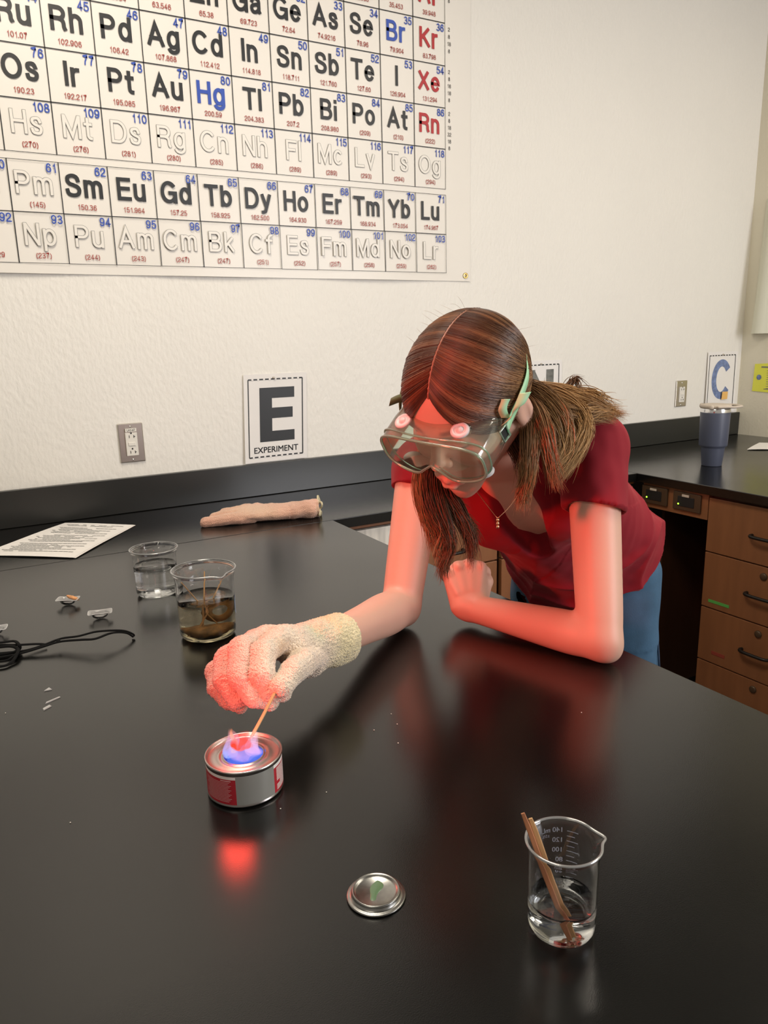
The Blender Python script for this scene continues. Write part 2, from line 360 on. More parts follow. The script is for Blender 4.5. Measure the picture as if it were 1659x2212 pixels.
def stroke_text(mb, s, at, ex, ez, cap, t, align='CENTER', sx=1.0, gap=.13):
    """t: stroke width as a share of the capital height"""
    k = cap/(1+t); adv = []; x = 0
    for ch in s: adv.append(x); x += GLY[ch][0]*sx+gap+t
    W = x-gap-t; x0 = {'CENTER': -W/2, 'RIGHT': -W-t/2, 'LEFT': t/2}[align]
    at = Vector(at); ex = Vector(ex); ez = Vector(ez); n = ex.cross(ez); lay = 0
    for ch, a in zip(s, adv):
        for st in GLY[ch][1]:
            p = [Vector((q[0]*sx, q[1])) for q in st]; q2 = [p[0]]
            for q in p[1:]:
                if (q-q2[-1]).length > 1e-4: q2.append(q)
            p = q2; closed = (p[0]-p[-1]).length < 1e-3 and len(p) > 4
            if not closed:      # square ends
                p[0] = p[0]-(p[1]-p[0]).normalized()*t*.5*(1 if abs((p[1]-p[0]).normalized().x) < .2 or abs((p[1]-p[0]).normalized().y) < .2 else .55)
                p[-1] = p[-1]+(p[-1]-p[-2]).normalized()*t*.5*(1 if abs((p[-1]-p[-2]).normalized().x) < .2 or abs((p[-1]-p[-2]).normalized().y) < .2 else .55)
            vs = []
            for i in range(len(p)):
                d0 = (p[i]-p[i-1]).normalized() if i else ((p[-1]-p[-2]).normalized() if closed else (p[1]-p[0]).normalized())
                d1 = (p[i+1]-p[i]).normalized() if i < len(p)-1 else ((p[1]-p[0]).normalized() if closed else d0)
                m_ = d0+d1; m_ = m_.normalized() if m_.length > 1e-3 else d0
                nn = Vector((-m_.y, m_.x)); c_ = max(.33, nn.dot(Vector((-d1.y, d1.x))))
                for sg in (1, -1):
                    q = p[i]+nn*(sg*t/2/c_)
                    vs.append(at+ex*((q.x+x0+a)*k)+ez*((q.y+t/2)*k)-n*(lay*.000008))
            lay += 1
            mb.add(vs, [(2*i, 2*i+1, 2*i+3, 2*i+2) for i in range(len(p)-1)])
def rect(mb, at, ex, ez, w, h, t=0.0):
    """flat rectangle, lower left at `at`"""
    at = Vector(at); ex = Vector(ex); ez = Vector(ez)
    mb.add([at, at+ex*w, at+ex*w+ez*h, at+ez*h], [(0, 1, 2, 3)])

# ------------------------------------------------------------------ signed distance modelling (bodies, cloth, gloves)
class Group:
    def limb(s, pts, n=32, k=.002):
        q = catmull([list(p) for p in pts], n)
        for a, b in zip(q[:-1], q[1:]): s.cone(a[:3], b[:3], a[3], b[3], k)
        return s
    def __init__(s, k=.01): s.p = []; s.k = k
    def cone(s, a, b, ra, rb, k=None): s.p.append(('c', np.array(a, float), np.array(b, float), ra, rb, k or s.k, 1)); return s
    def ball(s, a, r, k=None): return s.cone(a, a, r, r, k)
    def ell(s, c, R, r, k=None): s.p.append(('e', np.array(c, float), np.array(R, float), np.array(r, float), 0, k or s.k, 1)); return s
    def chain(s, pts, k=None):
        for a, b in zip(pts[:-1], pts[1:]): s.cone(a[:3], b[:3], a[3], b[3], k)
        return s
    def cut_ball(s, a, r, k=.005): s.p.append(('c', np.array(a, float), np.array(a, float), r, r, k, -1)); return s
    def cut_cone(s, a, b, ra, rb, k=.005): s.p.append(('c', np.array(a, float), np.array(b, float), ra, rb, k, -1)); return s
    def cut_ell(s, c, R, r, k=.005): s.p.append(('e', np.array(c, float), np.array(R, float), np.array(r, float), 0, k, -1)); return s
    def keep(s, pt, n, k=.003): s.p.append(('h', np.array(pt, float), np.array(n, float), 0, 0, k, -1)); return s   # keep the side the normal points to
MARG = .05
def prim_d(q, X):
    if q[0] == 'c':
        a, b, ra, rb = q[1:5]; ab = b-a; L = ab @ ab
        if L < 1e-12: return np.linalg.norm(X-a, axis=1)-ra
        t = np.clip((X-a) @ ab/L, 0, 1)
        return np.linalg.norm(X-a-t[:, None]*ab, axis=1)-(ra+(rb-ra)*t)
    if q[0] == 'e':
        Y = (X-q[1]) @ q[2].T; r = q[3]
        k0 = np.linalg.norm(Y/r, axis=1); k1 = np.linalg.norm(Y/(r*r), axis=1)
        return k0*(k0-1)/np.maximum(k1, 1e-9)
    n = q[2]/np.linalg.norm(q[2]); return (X-q[1]) @ n
def prim_box(q):
    if q[0] == 'c':
        lo = np.minimum(q[1]-q[3], q[2]-q[4]); hi = np.maximum(q[1]+q[3], q[2]+q[4])
    elif q[0] == 'e':
        e = np.sqrt(((q[2].T*q[3])**2).sum(1)); lo, hi = q[1]-e, q[1]+e
    else: return None
    return lo, hi
def smin(a, b, k):
    h = np.maximum(k-np.abs(a-b), 0)/k
    return np.minimum(a, b)-h*h*k*.25
def sdf(groups, X, kg=.006):
    tot = np.full(len(X), MARG)
    for g, kk in groups:
        d = np.full(len(X), MARG)
        for q in g.p:
            bx = prim_box(q)
            if bx is None: idx = np.nonzero(d < MARG*.99)[0]
            else: idx = np.nonzero(((X > bx[0]-MARG) & (X < bx[1]+MARG)).all(1))[0]
            if not len(idx): continue
            v = prim_d(q, X[idx])
            if q[6] > 0: d[idx] = smin(d[idx], np.minimum(v, MARG), q[5])
            else: d[idx] = -smin(-d[idx], v if q[0] != 'h' else v, q[5]) if q[0] != 'h' else np.maximum(d[idx], -v)
        tot = smin(tot, d, kk)
    return tot
def polygonise(groups, h, proj=2):
    lo = np.full(3, 1e9); hi = np.full(3, -1e9)
    for g, _ in groups:
        for q in g.p:
            bx = prim_box(q)
            if bx and q[6] > 0: lo = np.minimum(lo, bx[0]); hi = np.maximum(hi, bx[1])
    lo = lo-.012; hi = hi+.012; B = 6
    nb = np.ceil((hi-lo)/(h*B)).astype(int)+1; n = nb*B
    I = np.stack(np.meshgrid(*[np.arange(k) for k in nb], indexing='ij'), -1).reshape(-1, 3)
    C = lo+(I*B+(B-1)/2)*h
    dc = sdf(groups, C)
    V = np.repeat(np.repeat(np.repeat(dc.reshape(nb), B, 0), B, 1), B, 2).astype(np.float32)
    act = I[np.abs(dc) < h*B*.87+2.5*h+.004]
    off = np.stack(np.meshgrid(*[np.arange(B)]*3, indexing='ij'), -1).reshape(-1, 3)
    for s0 in range(0, len(act), 4000):
        a = act[s0:s0+4000]
        J = (a[:, None, :]*B+off[None]).reshape(-1, 3)
        V[J[:, 0], J[:, 1], J[:, 2]] = sdf(groups, lo+J*h)
    Sg = V < 0
    c = np.zeros(tuple(n-1), np.uint8)
    for i in (0, 1):
        for j in (0, 1):
            for k in (0, 1): c += Sg[i:n[0]-1+i, j:n[1]-1+j, k:n[2]-1+k]
    cells = np.argwhere((c > 0) & (c < 8))
    idx = np.full(tuple(n-1), -1, np.int32); idx[cells[:, 0], cells[:, 1], cells[:, 2]] = np.arange(len(cells))
    acc = np.zeros((len(cells), 3)); cnt = np.zeros(len(cells))
    cor = [(i, j, k) for i in (0, 1) for j in (0, 1) for k in (0, 1)]
    for ax in range(3):
        for cc in cor:
            if cc[ax]: continue
            a = cells+np.array(cc); b = a.copy(); b[:, ax] += 1
            va = V[a[:, 0], a[:, 1], a[:, 2]]; vb = V[b[:, 0], b[:, 1], b[:, 2]]
            mk = (va < 0) != (vb < 0)
            t = va[mk]/(va[mk]-vb[mk]); pt = np.tile(np.array(cc, float), (mk.sum(), 1)); pt[:, ax] += t
            acc[mk] += pt; cnt[mk] += 1
    X = lo+(cells+acc/cnt[:, None])*h
    F = []
    for ax in range(3):
        u, v = (ax+1) % 3, (ax+2) % 3
        sl0 = [slice(None)]*3; sl1 = [slice(None)]*3; sl0[ax] = slice(0, n[ax]-1); sl1[ax] = slice(1, n[ax])
        A0, A1 = Sg[tuple(sl0)], Sg[tuple(sl1)]
        E = np.argwhere(A0 != A1); E = E[(E[:, u] > 0) & (E[:, v] > 0) & (E[:, u] < n[u]-1) & (E[:, v] < n[v]-1)]
        ins = A0[E[:, 0], E[:, 1], E[:, 2]]
        def cid(du, dv):
            e = E.copy(); e[:, u] -= du; e[:, v] -= dv; return idx[e[:, 0], e[:, 1], e[:, 2]]
        q = np.stack([cid(1, 1), cid(0, 1), cid(0, 0), cid(1, 0)], 1)
        q[~ins] = q[~ins][:, ::-1]
        F.append(q)
    F = np.vstack(F)
    N = None
    for it in range(proj):
        e = h*.4
        d0 = sdf(groups, X)
        G = np.stack([sdf(groups, X+np.eye(3)[k]*e)-sdf(groups, X-np.eye(3)[k]*e) for k in range(3)], 1)/(2*e)
        L = np.linalg.norm(G, axis=1); L[L < .3] = .3
        X = X-np.clip(d0/L, -h, h)[:, None]*G/L[:, None]
        N = G/L[:, None]
    return X, F, N
def mesh_np(name, X, F, m, parent=None, smooth=True, tint=None, origin=None):
    if origin is not None: X = X-np.array(origin)
    me = bpy.data.meshes.new(name)
    F = np.asarray(F, np.int32)
    me.vertices.add(len(X)); me.vertices.foreach_set('co', np.ascontiguousarray(X, np.float32).ravel())
    k = F.shape[1]
    me.loops.add(F.size); me.loops.foreach_set('vertex_index', F.ravel())
    me.polygons.add(len(F)); me.polygons.foreach_set('loop_start', np.arange(len(F), dtype=np.int32)*k)
    me.polygons.foreach_set('loop_total', np.full(len(F), k, np.int32)) if False else None
    me.update(calc_edges=True); me.validate()
    if tint is not None:
        a = me.color_attributes.new('tint', 'FLOAT_COLOR', 'POINT')
        a.data.foreach_set('color', np.hstack([tint, np.ones((len(X), 1))]).astype(np.float32).ravel())
    return link(name, me, m, parent, smooth)
def sdf_obj(name, groups, h, m, parent=None, disp=None, tint=None, origin=None, proj=2):
    X, F, N = polygonise(groups, h, proj)
    if disp is not None: X = X+N*disp(X, N)[:, None]
    t = tint(X, N) if tint is not None else None
    return mesh_np(name, X, F, m, parent, True, t, origin)
def nz(X, s, seed=0):
    """cheap smooth value noise from summed sines"""
    r = np.random.RandomState(seed); o = np.zeros(len(X))
    for i in range(6):
        k = r.normal(size=3); k = k/np.linalg.norm(k)*s*(.6+.9*r.rand()); o += np.sin(X @ k+r.rand()*6.28)
    return o/3.5

# ================================================================== THE ROOM
XR, YB, ZC, ZF = 3.25, 2.292, 2.25, -TH
def slab(name, c, d, m, kind='structure', bev=0):
    return meta(MB().box(c, d, bev=bev).build(name, m), kind=kind)
slab('wall_back', (0.4, YB+.05, (ZC+ZF)/2), (6.2, .1, ZC-ZF), M['wall'])
slab('wall_right', (XR+.05, -.1, (ZC+ZF)/2), (.1, 4.88, ZC-ZF), M['wall_side'])
slab('floor', (0.4, -.1, ZF-.05), (6.2, 5.0, .1), M['floor'])
slab('ceiling', (0.4, -.1, ZC+.05), (6.2, 5.0, .1), M['ceiling'])

# ---- benches
T = .03
XE, YF, XC = .872, 1.838, 2.08          # peninsula edge, front of the back counter, front of the right counter
def bench(name, label, c, d):
    return meta(MB().box(c, d, bev=.002).build(name, M['bench']), label, 'worktop')
bench('peninsula_worktop', 'large black resin worktop filling the foreground, under the beakers and fuel can', ((XE-1.6)/2, (YF-.55)/2-.0005, -T/2), (XE+1.6, YF+.55-.001, T))
bench('back_worktop', 'black resin counter strip running along the back wall under the upright ledge', ((XC-1.6)/2, (YF+YB)/2, -T/2), (XC+1.6-.001, YB-YF-.001, T))
bench('side_worktop', 'black worktop by the right wall, under the slate blue tumbler', ((XC+XR)/2, (YB-.6)/2, -T/2), (XR-XC-.002, YB+.6-.002, T))
meta(MB().box(((XR-1.6)/2, YB-.0105, .053), (XR+1.6-.002, .019, .104), bev=.0015).build('backsplash', M['splash']), 'black resin splash ledge standing along the foot of the back wall', 'backsplash')

def handle(parent, y, z, x=2.10, L=.10):
    pts = [(x, y+L/2, z), (x-.012, y+L/2, z), (x-.022, y+L/2-.012, z), (x-.024, y, z), (x-.022, y-L/2+.012, z), (x-.012, y-L/2, z), (x, y-L/2, z)]
    o = MB().tube(catmull(pts, 20), .0055, 8).build('handle', M['black_metal'], None, True)
    return o
def world_parent(o, p):
    o.parent = p
    o.location = Vector(o.location)-Vector(p.location); return o
def side_cabinet(y1, y0, label):
    """drawer unit under the right counter, face at x=2.10 looking left"""
    t = thing('drawer_cabinet', label, 'cabinet', (2.10, (y0+y1)/2, -TH))
    ox = Vector(t.location)
    def pt(name, mb, m, par=t, sm=False):
        o = mb.build(name, m, None, sm); o.parent = par
        for v in o.data.vertices: v.co -= ox
        return o
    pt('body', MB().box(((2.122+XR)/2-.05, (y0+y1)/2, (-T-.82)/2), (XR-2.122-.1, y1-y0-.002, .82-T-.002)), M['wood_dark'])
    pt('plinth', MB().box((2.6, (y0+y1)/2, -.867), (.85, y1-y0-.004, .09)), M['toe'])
    zs = [-.040, -.224, -.415, -.605, -.815]
    for i in range(4):
        d = pt('drawer', MB().box((2.111, (y0+y1)/2, (zs[i]+zs[i+1])/2), (.02, y1-y0-.004, zs[i]-zs[i+1]-.004), bev=.0015), M['wood'])
        yc = (y0+y1)/2
        zc = [-.134, -.322, -.513, -.72][i]
        h = handle(None, yc, zc)
        h.parent = d
        for v in h.data.vertices: v.co -= ox
        if i:
            k = MB().lathe([(0, .006), (.008, .006), (.0115, .004), (.012, 0), (.012, -.002)], n=20).build('lock', M['bronze'], d, True)
            for v in k.data.vertices:
                c = v.co.copy(); v.co = Vector((2.101-c.z, yc+c.x-.0, [0, -.256, -.446, -.635][i]+c.y))-ox
        if i == 1 and y1 > 1.5:
            g = pt('green_tape', MB().box((2.1005, 1.488, -.389), (.0015, .078, .010), bev=.0004), M['green_tape'], d); g['label'] = 'green tape strip'
        if i == 2 and y1 > 1.5:
            g = pt('red_tape', MB().box((2.1005, 1.475, -.566), (.0015, .05, .012), bev=.0004), M['red_tape'], d); g['label'] = 'faded red tape strip'
    return t
side_cabinet(1.555, 1.125, 'orange-brown drawer cabinet under the right counter, beside the dark knee space')
side_cabinet(1.122, .692, 'second orange-brown drawer cabinet to the right, mostly past the photo edge')
# apron over the knee space with two boxes
t = thing('knee_space_apron', 'orange-brown rail over the dark knee space, holding two outlet boxes', 'cabinet rail', (2.11, 1.69, -.075))
o = MB().box((0, 0, 0), (.02, .27, .088), bev=.001).build('rail', M['wood'], t)
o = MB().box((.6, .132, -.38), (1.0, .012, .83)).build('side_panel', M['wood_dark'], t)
for i, yc in enumerate((1.769, 1.634)):
    b = thing('outlet_box', ['bronze outlet box with green light, left one under the right counter edge', 'bronze outlet box with green light, right one beside the drawers'][i], 'outlet box', (2.098, yc, -.071), 0, 'bronze outlet boxes on the apron')
    MB().box((-.002, 0, 0), (.008, .110, .062), bev=.002).build('cover', M['bronze'], b)
    MB().box((-.0065, .002, .0), (.003, .066, .034), bev=.001).build('recess', M['slot'], b)
    MB().box((-.009, .002, .021), (.004, .028, .008), bev=.001).build('tab', M['lid'], b)
    MB().lathe([(0, .002), (.002, .0015), (.003, 0), (.003, -.002)], n=14).build('indicator_light', M['green_led'], b, True, mx=Matrix.Translation((-.009, .030, -.010)) @ Matrix.Rotation(-math.pi/2, 4, 'Y'))

def back_cabinet(x0, x1, label, fronts, pale=False):
    t = thing('base_cabinet', label, 'cabinet', ((x0+x1)/2, 1.86, -TH)); ox = Vector(t.location)
    def pt(name, mb, m, par=t):
        o = mb.build(name, m, None); o.parent = par
        for v in o.data.vertices: v.co -= ox
        return o
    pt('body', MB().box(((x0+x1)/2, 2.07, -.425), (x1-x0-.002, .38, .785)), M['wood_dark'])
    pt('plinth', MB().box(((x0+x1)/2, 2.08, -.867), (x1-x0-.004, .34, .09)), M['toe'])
    pt('rail', MB().box(((x0+x1)/2, 1.868, -.0375), (x1-x0-.002, .016, .012), bev=.001), M['wood'])
    for (za, zb) in fronts:
        d = pt('door' if pale else 'drawer', MB().box(((x0+x1)/2, 1.867, (za+zb)/2), (x1-x0-.012, .018, za-zb-.005), bev=.0015), M['wood_pale'] if pale else M['wood'])
        pts = [(-.05, 0, 0), (-.05, -.012, 0), (-.038, -.024, 0), (0, -.026, 0), (.038, -.024, 0), (.05, -.012, 0), (.05, 0, 0)]
        h = MB().tube(catmull(pts, 20), .0055, 8).build('handle', M['black_metal'], d, True)
        zc = (za+zb)/2
        for v in h.data.vertices: v.co = v.co+Vector(((x0+x1)/2, 1.858, zc-.03))-ox
    return t
back_cabinet(.60, 1.085, 'base cabinet with pale streaked front below the back counter, behind the raised arm', [(-.047, -.815)], True)
back_cabinet(1.085, 1.475, 'orange-brown drawer cabinet under the back counter, seen behind the hanging hair', [(-.047, -.224), (-.224, -.415), (-.415, -.605), (-.605, -.815)])
back_cabinet(1.482, 2.09, 'orange-brown drawer cabinet in the back corner, hidden behind the torso', [(-.047, -.224), (-.224, -.415), (-.415, -.605), (-.605, -.815)])
# peninsula base
t = thing('peninsula_cabinet', 'orange-brown cabinet base hidden under the foreground worktop', 'cabinet', (-.4, .55, -TH))
MB().box((0, 0, .48), (2.2, 2.1, .80)).build('body', M['wood_dark'], t)
MB().box((0, 0, .04), (2.1, 2.0, .08)).build('plinth', M['toe'], t)

# ================================================================== WALL ITEMS
EX, EZ = Vector((1, 0, 0)), Vector((0, 0, 1))
t = thing('periodic_table_poster', 'large white periodic table poster hanging on the back wall', 'poster', (.446, YB-.004, 1.35))
pl = Vector(t.location)
def pm(mb, name, m):
    o = mb.build(name, m, None); o.parent = t
    o.data.transform(Matrix.Translation(-pl)); return o
# sheet: slightly wavy
PX0, PX1, PZ0, PZ1 = -.78, 1.672, .683, 2.05
sheet = MB(); nx, nzn = 90, 50; vs = []
def wav(x, z):
    e = max(0, .012-.012*(z-PZ0)/.25) if z < PZ0+.25 else 0
    return -e*.5*(1+math.sin(x*11))*.5
for i in range(nx+1):
    for j in range(nzn+1):
        x = PX0+(PX1-PX0)*i/nx; z = PZ0+(PZ1-PZ0)*j/nzn
        vs.append((x, YB-.0032+wav(x, z), z))
sheet.add(vs, [(i*(nzn+1)+j, (i+1)*(nzn+1)+j, (i+1)*(nzn+1)+j+1, i*(nzn+1)+j+1) for i in range(nx) for j in range(nzn)])
so = pm(sheet, 'sheet', M['vinyl']); smooth_angle(so)
CW, CH, GX = .1245, .1275, 1.567
ZB = {3: 1.496, 4: 1.369, 5: 1.241, 6: 1.113, 7: .985, 8: .838, 9: .709}
ZT = {3: 1.623, 4: 1.496, 5: 1.369, 6: 1.241, 7: 1.113, 8: .967, 9: .838}
EL = {
 3: [(13, '13', 'Al', '26.982'), (14, '14', 'Si', '28.086'), (15, '15', 'P', '30.974'), (16, '16', 'S', '32.066'), (17, '17', 'Cl', '35.453'), (18, '18', 'Ar', '39.948')],
 4: list(zip(range(1, 19), map(str, range(19, 37)), 'K Ca Sc Ti V Cr Mn Fe Co Ni Cu Zn Ga Ge As Se Br Kr'.split(), '39.098 40.078 44.956 47.867 50.942 51.996 54.938 55.845 58.933 58.6934 63.546 65.38 69.723 72.64 74.9216 78.96 79.904 83.798'.split())),
 5: list(zip(range(1, 19), map(str, range(37, 55)), 'Rb Sr Y Zr Nb Mo Tc Ru Rh Pd Ag Cd In Sn Sb Te I Xe'.split(), '85.468 87.62 88.906 91.224 92.906 95.96 (98) 101.07 102.906 106.42 107.868 112.412 114.818 118.711 121.760 127.60 126.904 131.294'.split())),
 6: list(zip([1, 2]+list(range(4, 19)), map(str, [55, 56]+list(range(72, 87))), 'Cs Ba Hf Ta W Re Os Ir Pt Au Hg Tl Pb Bi Po At Rn'.split(), '132.905 137.327 178.49 180.948 183.84 186.207 190.23 192.217 195.085 196.967 200.59 204.383 207.2 208.980 (209) (210) (222)'.split())),
 7: list(zip([1, 2]+list(range(4, 19)), map(str, [87, 88]+list(range(104, 119))), 'Fr Ra Rf Db Sg Bh Hs Mt Ds Rg Cn Nh Fl Mc Lv Ts Og'.split(), '(223) (226) (265) (268) (271) (270) (270) (276) (281) (280) (285) (286) (289) (289) (293) (294) (294)'.split())),
 8: list(zip(range(4, 19), map(str, range(57, 72)), 'La Ce Pr Nd Pm Sm Eu Gd Tb Dy Ho Er Tm Yb Lu'.split(), '138.905 140.116 140.908 144.242 (145) 150.36 151.964 157.25 158.925 162.500 164.930 167.259 168.934 173.054 174.967'.split())),
 9: list(zip(range(4, 19), map(str, range(89, 104)), 'Ac Th Pa U Np Pu Am Cm Bk Cf Es Fm Md No Lr'.split(), '(227) 232.038 231.036 238.029 (237) (244) (243) (247) (247) (251) (252) (257) (258) (259) (262)'.split())),
}
HOLLOW = set('Tc Rf Db Sg Bh Hs Mt Ds Rg Cn Nh Fl Mc Lv Ts Og Pm Np Pu Am Cm Bk Cf Es Fm Md No Lr'.split())
grid, sym, syr, syb, syh, num, mas, sid, syf = (MB() for _ in range(9))
for row, cells in EL.items():
    for col, n, s, a in cells:
        x1 = GX-(18-col)*CW; x0 = x1-CW; z0, z1 = ZB[row], ZT[row]
        y = YB-.0052+min(wav(x0, z0), wav(x1, z0), 0)
        lw = .0013
        for (a0, b0, ww, hh) in ((x0, z0, CW, lw), (x0, z1-lw, CW, lw), (x0, z0, lw, z1-z0), (x1-lw, z0, lw, z1-z0)):
            rect(grid, (a0, y, b0), EX, EZ, ww, hh)
        xc = (x0+x1)/2
        y -= .0004
        kx = min(1.0, .098/(.0575*(sum(GLY[c_][0] for c_ in s)+.3)/1.17+.012)) if len(s) > 1 else 1.0
        if s in HOLLOW:
            stroke_text(syh, s, (xc-.003, y, z0+.044), EX, EZ, .0585, .175, sx=kx)
            stroke_text(syf, s, (xc-.003, y-.0002, z0+.044+.0009), EX, EZ, .0567, .175-.038, sx=kx, gap=.13+.038)
        else:
            tgt = syr if s in ('Ar', 'Kr', 'Xe', 'Rn') else syb if s in ('Br', 'Hg') else sym
            stroke_text(tgt, s, (xc-.003, y, z0+.044), EX, EZ, .0595, .195, sx=kx)
        stroke_text(num, n, (x1-.0055, y, z1-.0275), EX, EZ, .0225, .165, align='RIGHT', gap=.10)
        stroke_text(mas, a, (xc, y, z0+.0125), EX, EZ, .0140, .135, gap=.13)
for z1, vals in ((1.623, '2 8 8'), (1.496, '2 8 18 8'), (1.369, '2 8 18 18 8'), (1.241, '2 8 18 32 18 8')):
    for i, v in enumerate(vals.split()):
        stroke_text(sid, v, (GX+.016, YB-.0052, z1-.022-i*.0215), EX, EZ, .0118, .13)
for mb, nme, mm in ((grid, 'printed_grid', M['ink']), (sym, 'printed_symbols', M['ink']), (syr, 'printed_red_symbols', M['ink_red']), (syb, 'printed_blue_symbols', M['ink_blue']),
                  (syh, 'printed_outline_symbols', M['ink_soft']), (syf, 'printed_symbol_insides', M['vinyl']), (num, 'printed_atomic_numbers', M['ink_blue']), (mas, 'printed_atomic_masses', M['ink_rust']), (sid, 'printed_shell_counts', M['ink'])):
    pm(mb, nme, mm)['kind'] = 'stuff'
pm(MB().lathe([(.0035, .0), (.006, -.0015), (.0095, -.001), (.010, .001)], n=24), 'grommet', M['brass']).data.transform(Matrix.Translation(pl) @ Matrix.Translation((1.650, YB-.0055+wav(1.65, .7), .702)) @ Matrix.Rotation(math.pi/2, 4, 'X') @ Matrix.Scale(-1, 4, (0, 0, 1)) if False else Matrix.Identity(4))
g = [o for o in t.children if o.name.startswith('grommet')][0]
g.data.transform(Matrix.Translation(pl)); g.data.transform(Matrix.Rotation(math.pi/2, 4, 'X')); g.data.transform(Matrix.Translation(Vector((1.650, YB-.006+wav(1.65, .7), .702))-pl))
smooth_angle(g, 60)

def sign(name, label, x0, x1, z0, z1, letter, m_letter, word=None, lean=0.0, cat='sign', curl=.006):
    t = thing(name, label, cat, ((x0+x1)/2, YB-.003, (z0+z1)/2)); W, H = x1-x0, z1-z0
    def yy(u, v): return -.0006-curl*max(0, abs(u)-.55)**2*4*(1-v*.6)-.002*(1-v)
    mb = MB(); n = 14; vs = []
    for i in range(n+1):
        for j in range(n+1):
            u, v = i/n*2-1, j/n
            vs.append((u*W/2+lean*(v-.5)*H, yy(u, v), (v-.5)*H))
    mb.add(vs, [(i*(n+1)+j, (i+1)*(n+1)+j, (i+1)*(n+1)+j+1, i*(n+1)+j+1) for i in range(n) for j in range(n)])
    s = mb.build('sheet', M['paper'], t, True)
    def lay(mb, name, m, off=.0007):
        # subdivide long rectangles is not needed: drape by vertex
        mb.v = [(p[0]+lean*p[2], yy(min(1, max(-1, p[0]/(W/2))), p[2]/H+.5)-off, p[2]) for p in mb.v]
        return mb.build(name, m, t)
    bd = MB(); bw = .0045; ix, iz0, iz1 = W/2*.86, -H/2*.88, H/2*.88
    def strip(xa, za, xb, zb, wd):
        k = 16; d = Vector((xb-xa, 0, zb-za)); L = d.length; d /= L; p = Vector((-d.z, 0, d.x))*wd/2
        vs = []
        for i in range(k+1):
            c = Vector((xa, 0, za))+d*L*i/k; vs += [c-p, c+p]
        bd.add(vs, [(2*i, 2*i+2, 2*i+3, 2*i+1) for i in range(k)])
    strip(-ix, iz0, ix, iz0, bw); strip(-ix, iz1, ix, iz1, bw); strip(-ix, iz0, -ix, iz1, bw*.8); strip(ix, iz0, ix, iz1, bw*.8)
    lay(bd, 'printed_border', M['ink'])
    dots = MB()
    for zz in (iz0, iz1):
        for i in range(9):
            c = Vector((-ix+ix*2*(i+.75)/9.5, 0, zz)); k = 12
            dots.add([c+Vector((math.cos(a*2*math.pi/k)*.0036, 0, math.sin(a*2*math.pi/k)*.0036)) for a in range(k)], [tuple(range(k))])
    lay(dots, 'printed_dots', M['paper'], .0011)['kind'] = 'stuff'
    le = MB()
    if letter == 'E':
        xs = (-W*.255, -W*.06, W*.30); h0, h1 = -.27*H, .345*H; st = (h1-h0)*.195
        rect(le, (xs[0], 0, h0), EX, EZ, xs[1]-xs[0], h1-h0)
        rect(le, (xs[1], 0, h1-st), EX, EZ, xs[2]-xs[1], st); rect(le, (xs[1], 0, h0), EX, EZ, xs[2]-xs[1], st)
        rect(le, (xs[1], 0, (h0+h1)/2-st/2+.005), EX, EZ, xs[2]-xs[1]-.006, st)
    else:
        stroke_text(le, letter, (0, 0, -.27*H), EX, EZ, H*.645, .27 if letter == 'N' else .215, sx=1.08 if letter == 'N' else .92)
    lay(le, 'printed_letter', m_letter)
    if word:
        wd = MB(); put_text(wd, word, (0, 0, -.395*H), EX, EZ, .027, 1.0, bold=.012); lay(wd, 'printed_word', M['ink'])
    MB().lathe([(0, .005), (.003, .005), (.004, .002), (.0035, -.001)], n=14).build('pushpin', M['steel'], t, True, mx=Matrix.Translation((0, -.002, H/2*.905)) @ Matrix.Rotation(math.pi/2, 4, 'X'))
    return t
sign('letter_sign', 'white paper sign with black letter E and the word EXPERIMENT, on the back wall', .789, 1.005, .108, .389, 'E', M['ink'], 'EXPERIMENT', lean=.05)
sign('letter_sign', 'white paper sign with grey block letter, on the back wall behind the head', 1.907, 2.123, .11, .39, 'N', M['ink_grey'], None)
sign('letter_sign', 'white paper sign with pencil-blue letter C on the back wall near the corner', 3.006, 3.218, .11, .392, 'C', M['ink_pencil'], None)

def outlet(x, z, label, tag):
    t = thing('wall_outlet', label, 'outlet', (x, YB-.001, z), 0)
    MB().box((0, -.002, 0), (.072, .006, .116), bev=.0025).build('face_plate', M['steel'], t)
    MB().box((0, -.0065, -.004), (.034, .006, .068), bev=.0012).build('receptacle', M['ivory'], t)
    MB().box((0, -.0105, -.003), (.020, .003, .010), bev=.0008).build('reset_button', M['ivory'], t)
    for dz in (.019, -.027):
        sl = MB()
        sl.box((-.006, -.0098, dz), (.0016, .001, .008)); sl.box((.007, -.0098, dz), (.0016, .001, .008)); sl.box((.009, -.0098, dz), (.004, .001, .0016))
        sl.lathe([(0, .0006), (.0024, .0005), (.0024, 0)], n=10)
        n0 = len(sl.v)-30
        sl.v[n0:] = [(p[0], -.0098-p[2], dz+.010+p[1]) for p in sl.v[n0:]]
        sl.build('slots', M['slot'], t)
    for dz in (.048, -.050):
        MB().lathe([(0, .002), (.0025, .0015), (.0032, 0)], n=14).build('screw', M['chrome'], t, True, mx=Matrix.Translation((0, -.005, dz)) @ Matrix.Rotation(math.pi/2, 4, 'X'))
    if tag:
        g = MB().box((0, -.0095, .038), (.032, .001, .010)).build('tag', M['ivory'], t)
        w_ = MB(); put_text(w_, tag, (0, -.0102, .0350), EX, EZ, .0088, .9, bold=.01); w_.build('tag_print', M['ink'], g)
    return t
outlet(.438, .207, 'steel wall outlet with ivory receptacle, low on the left of the back wall', 'LA2-67')
outlet(2.843, .215, 'wall outlet between the grey block sign and the letter C sign', None)

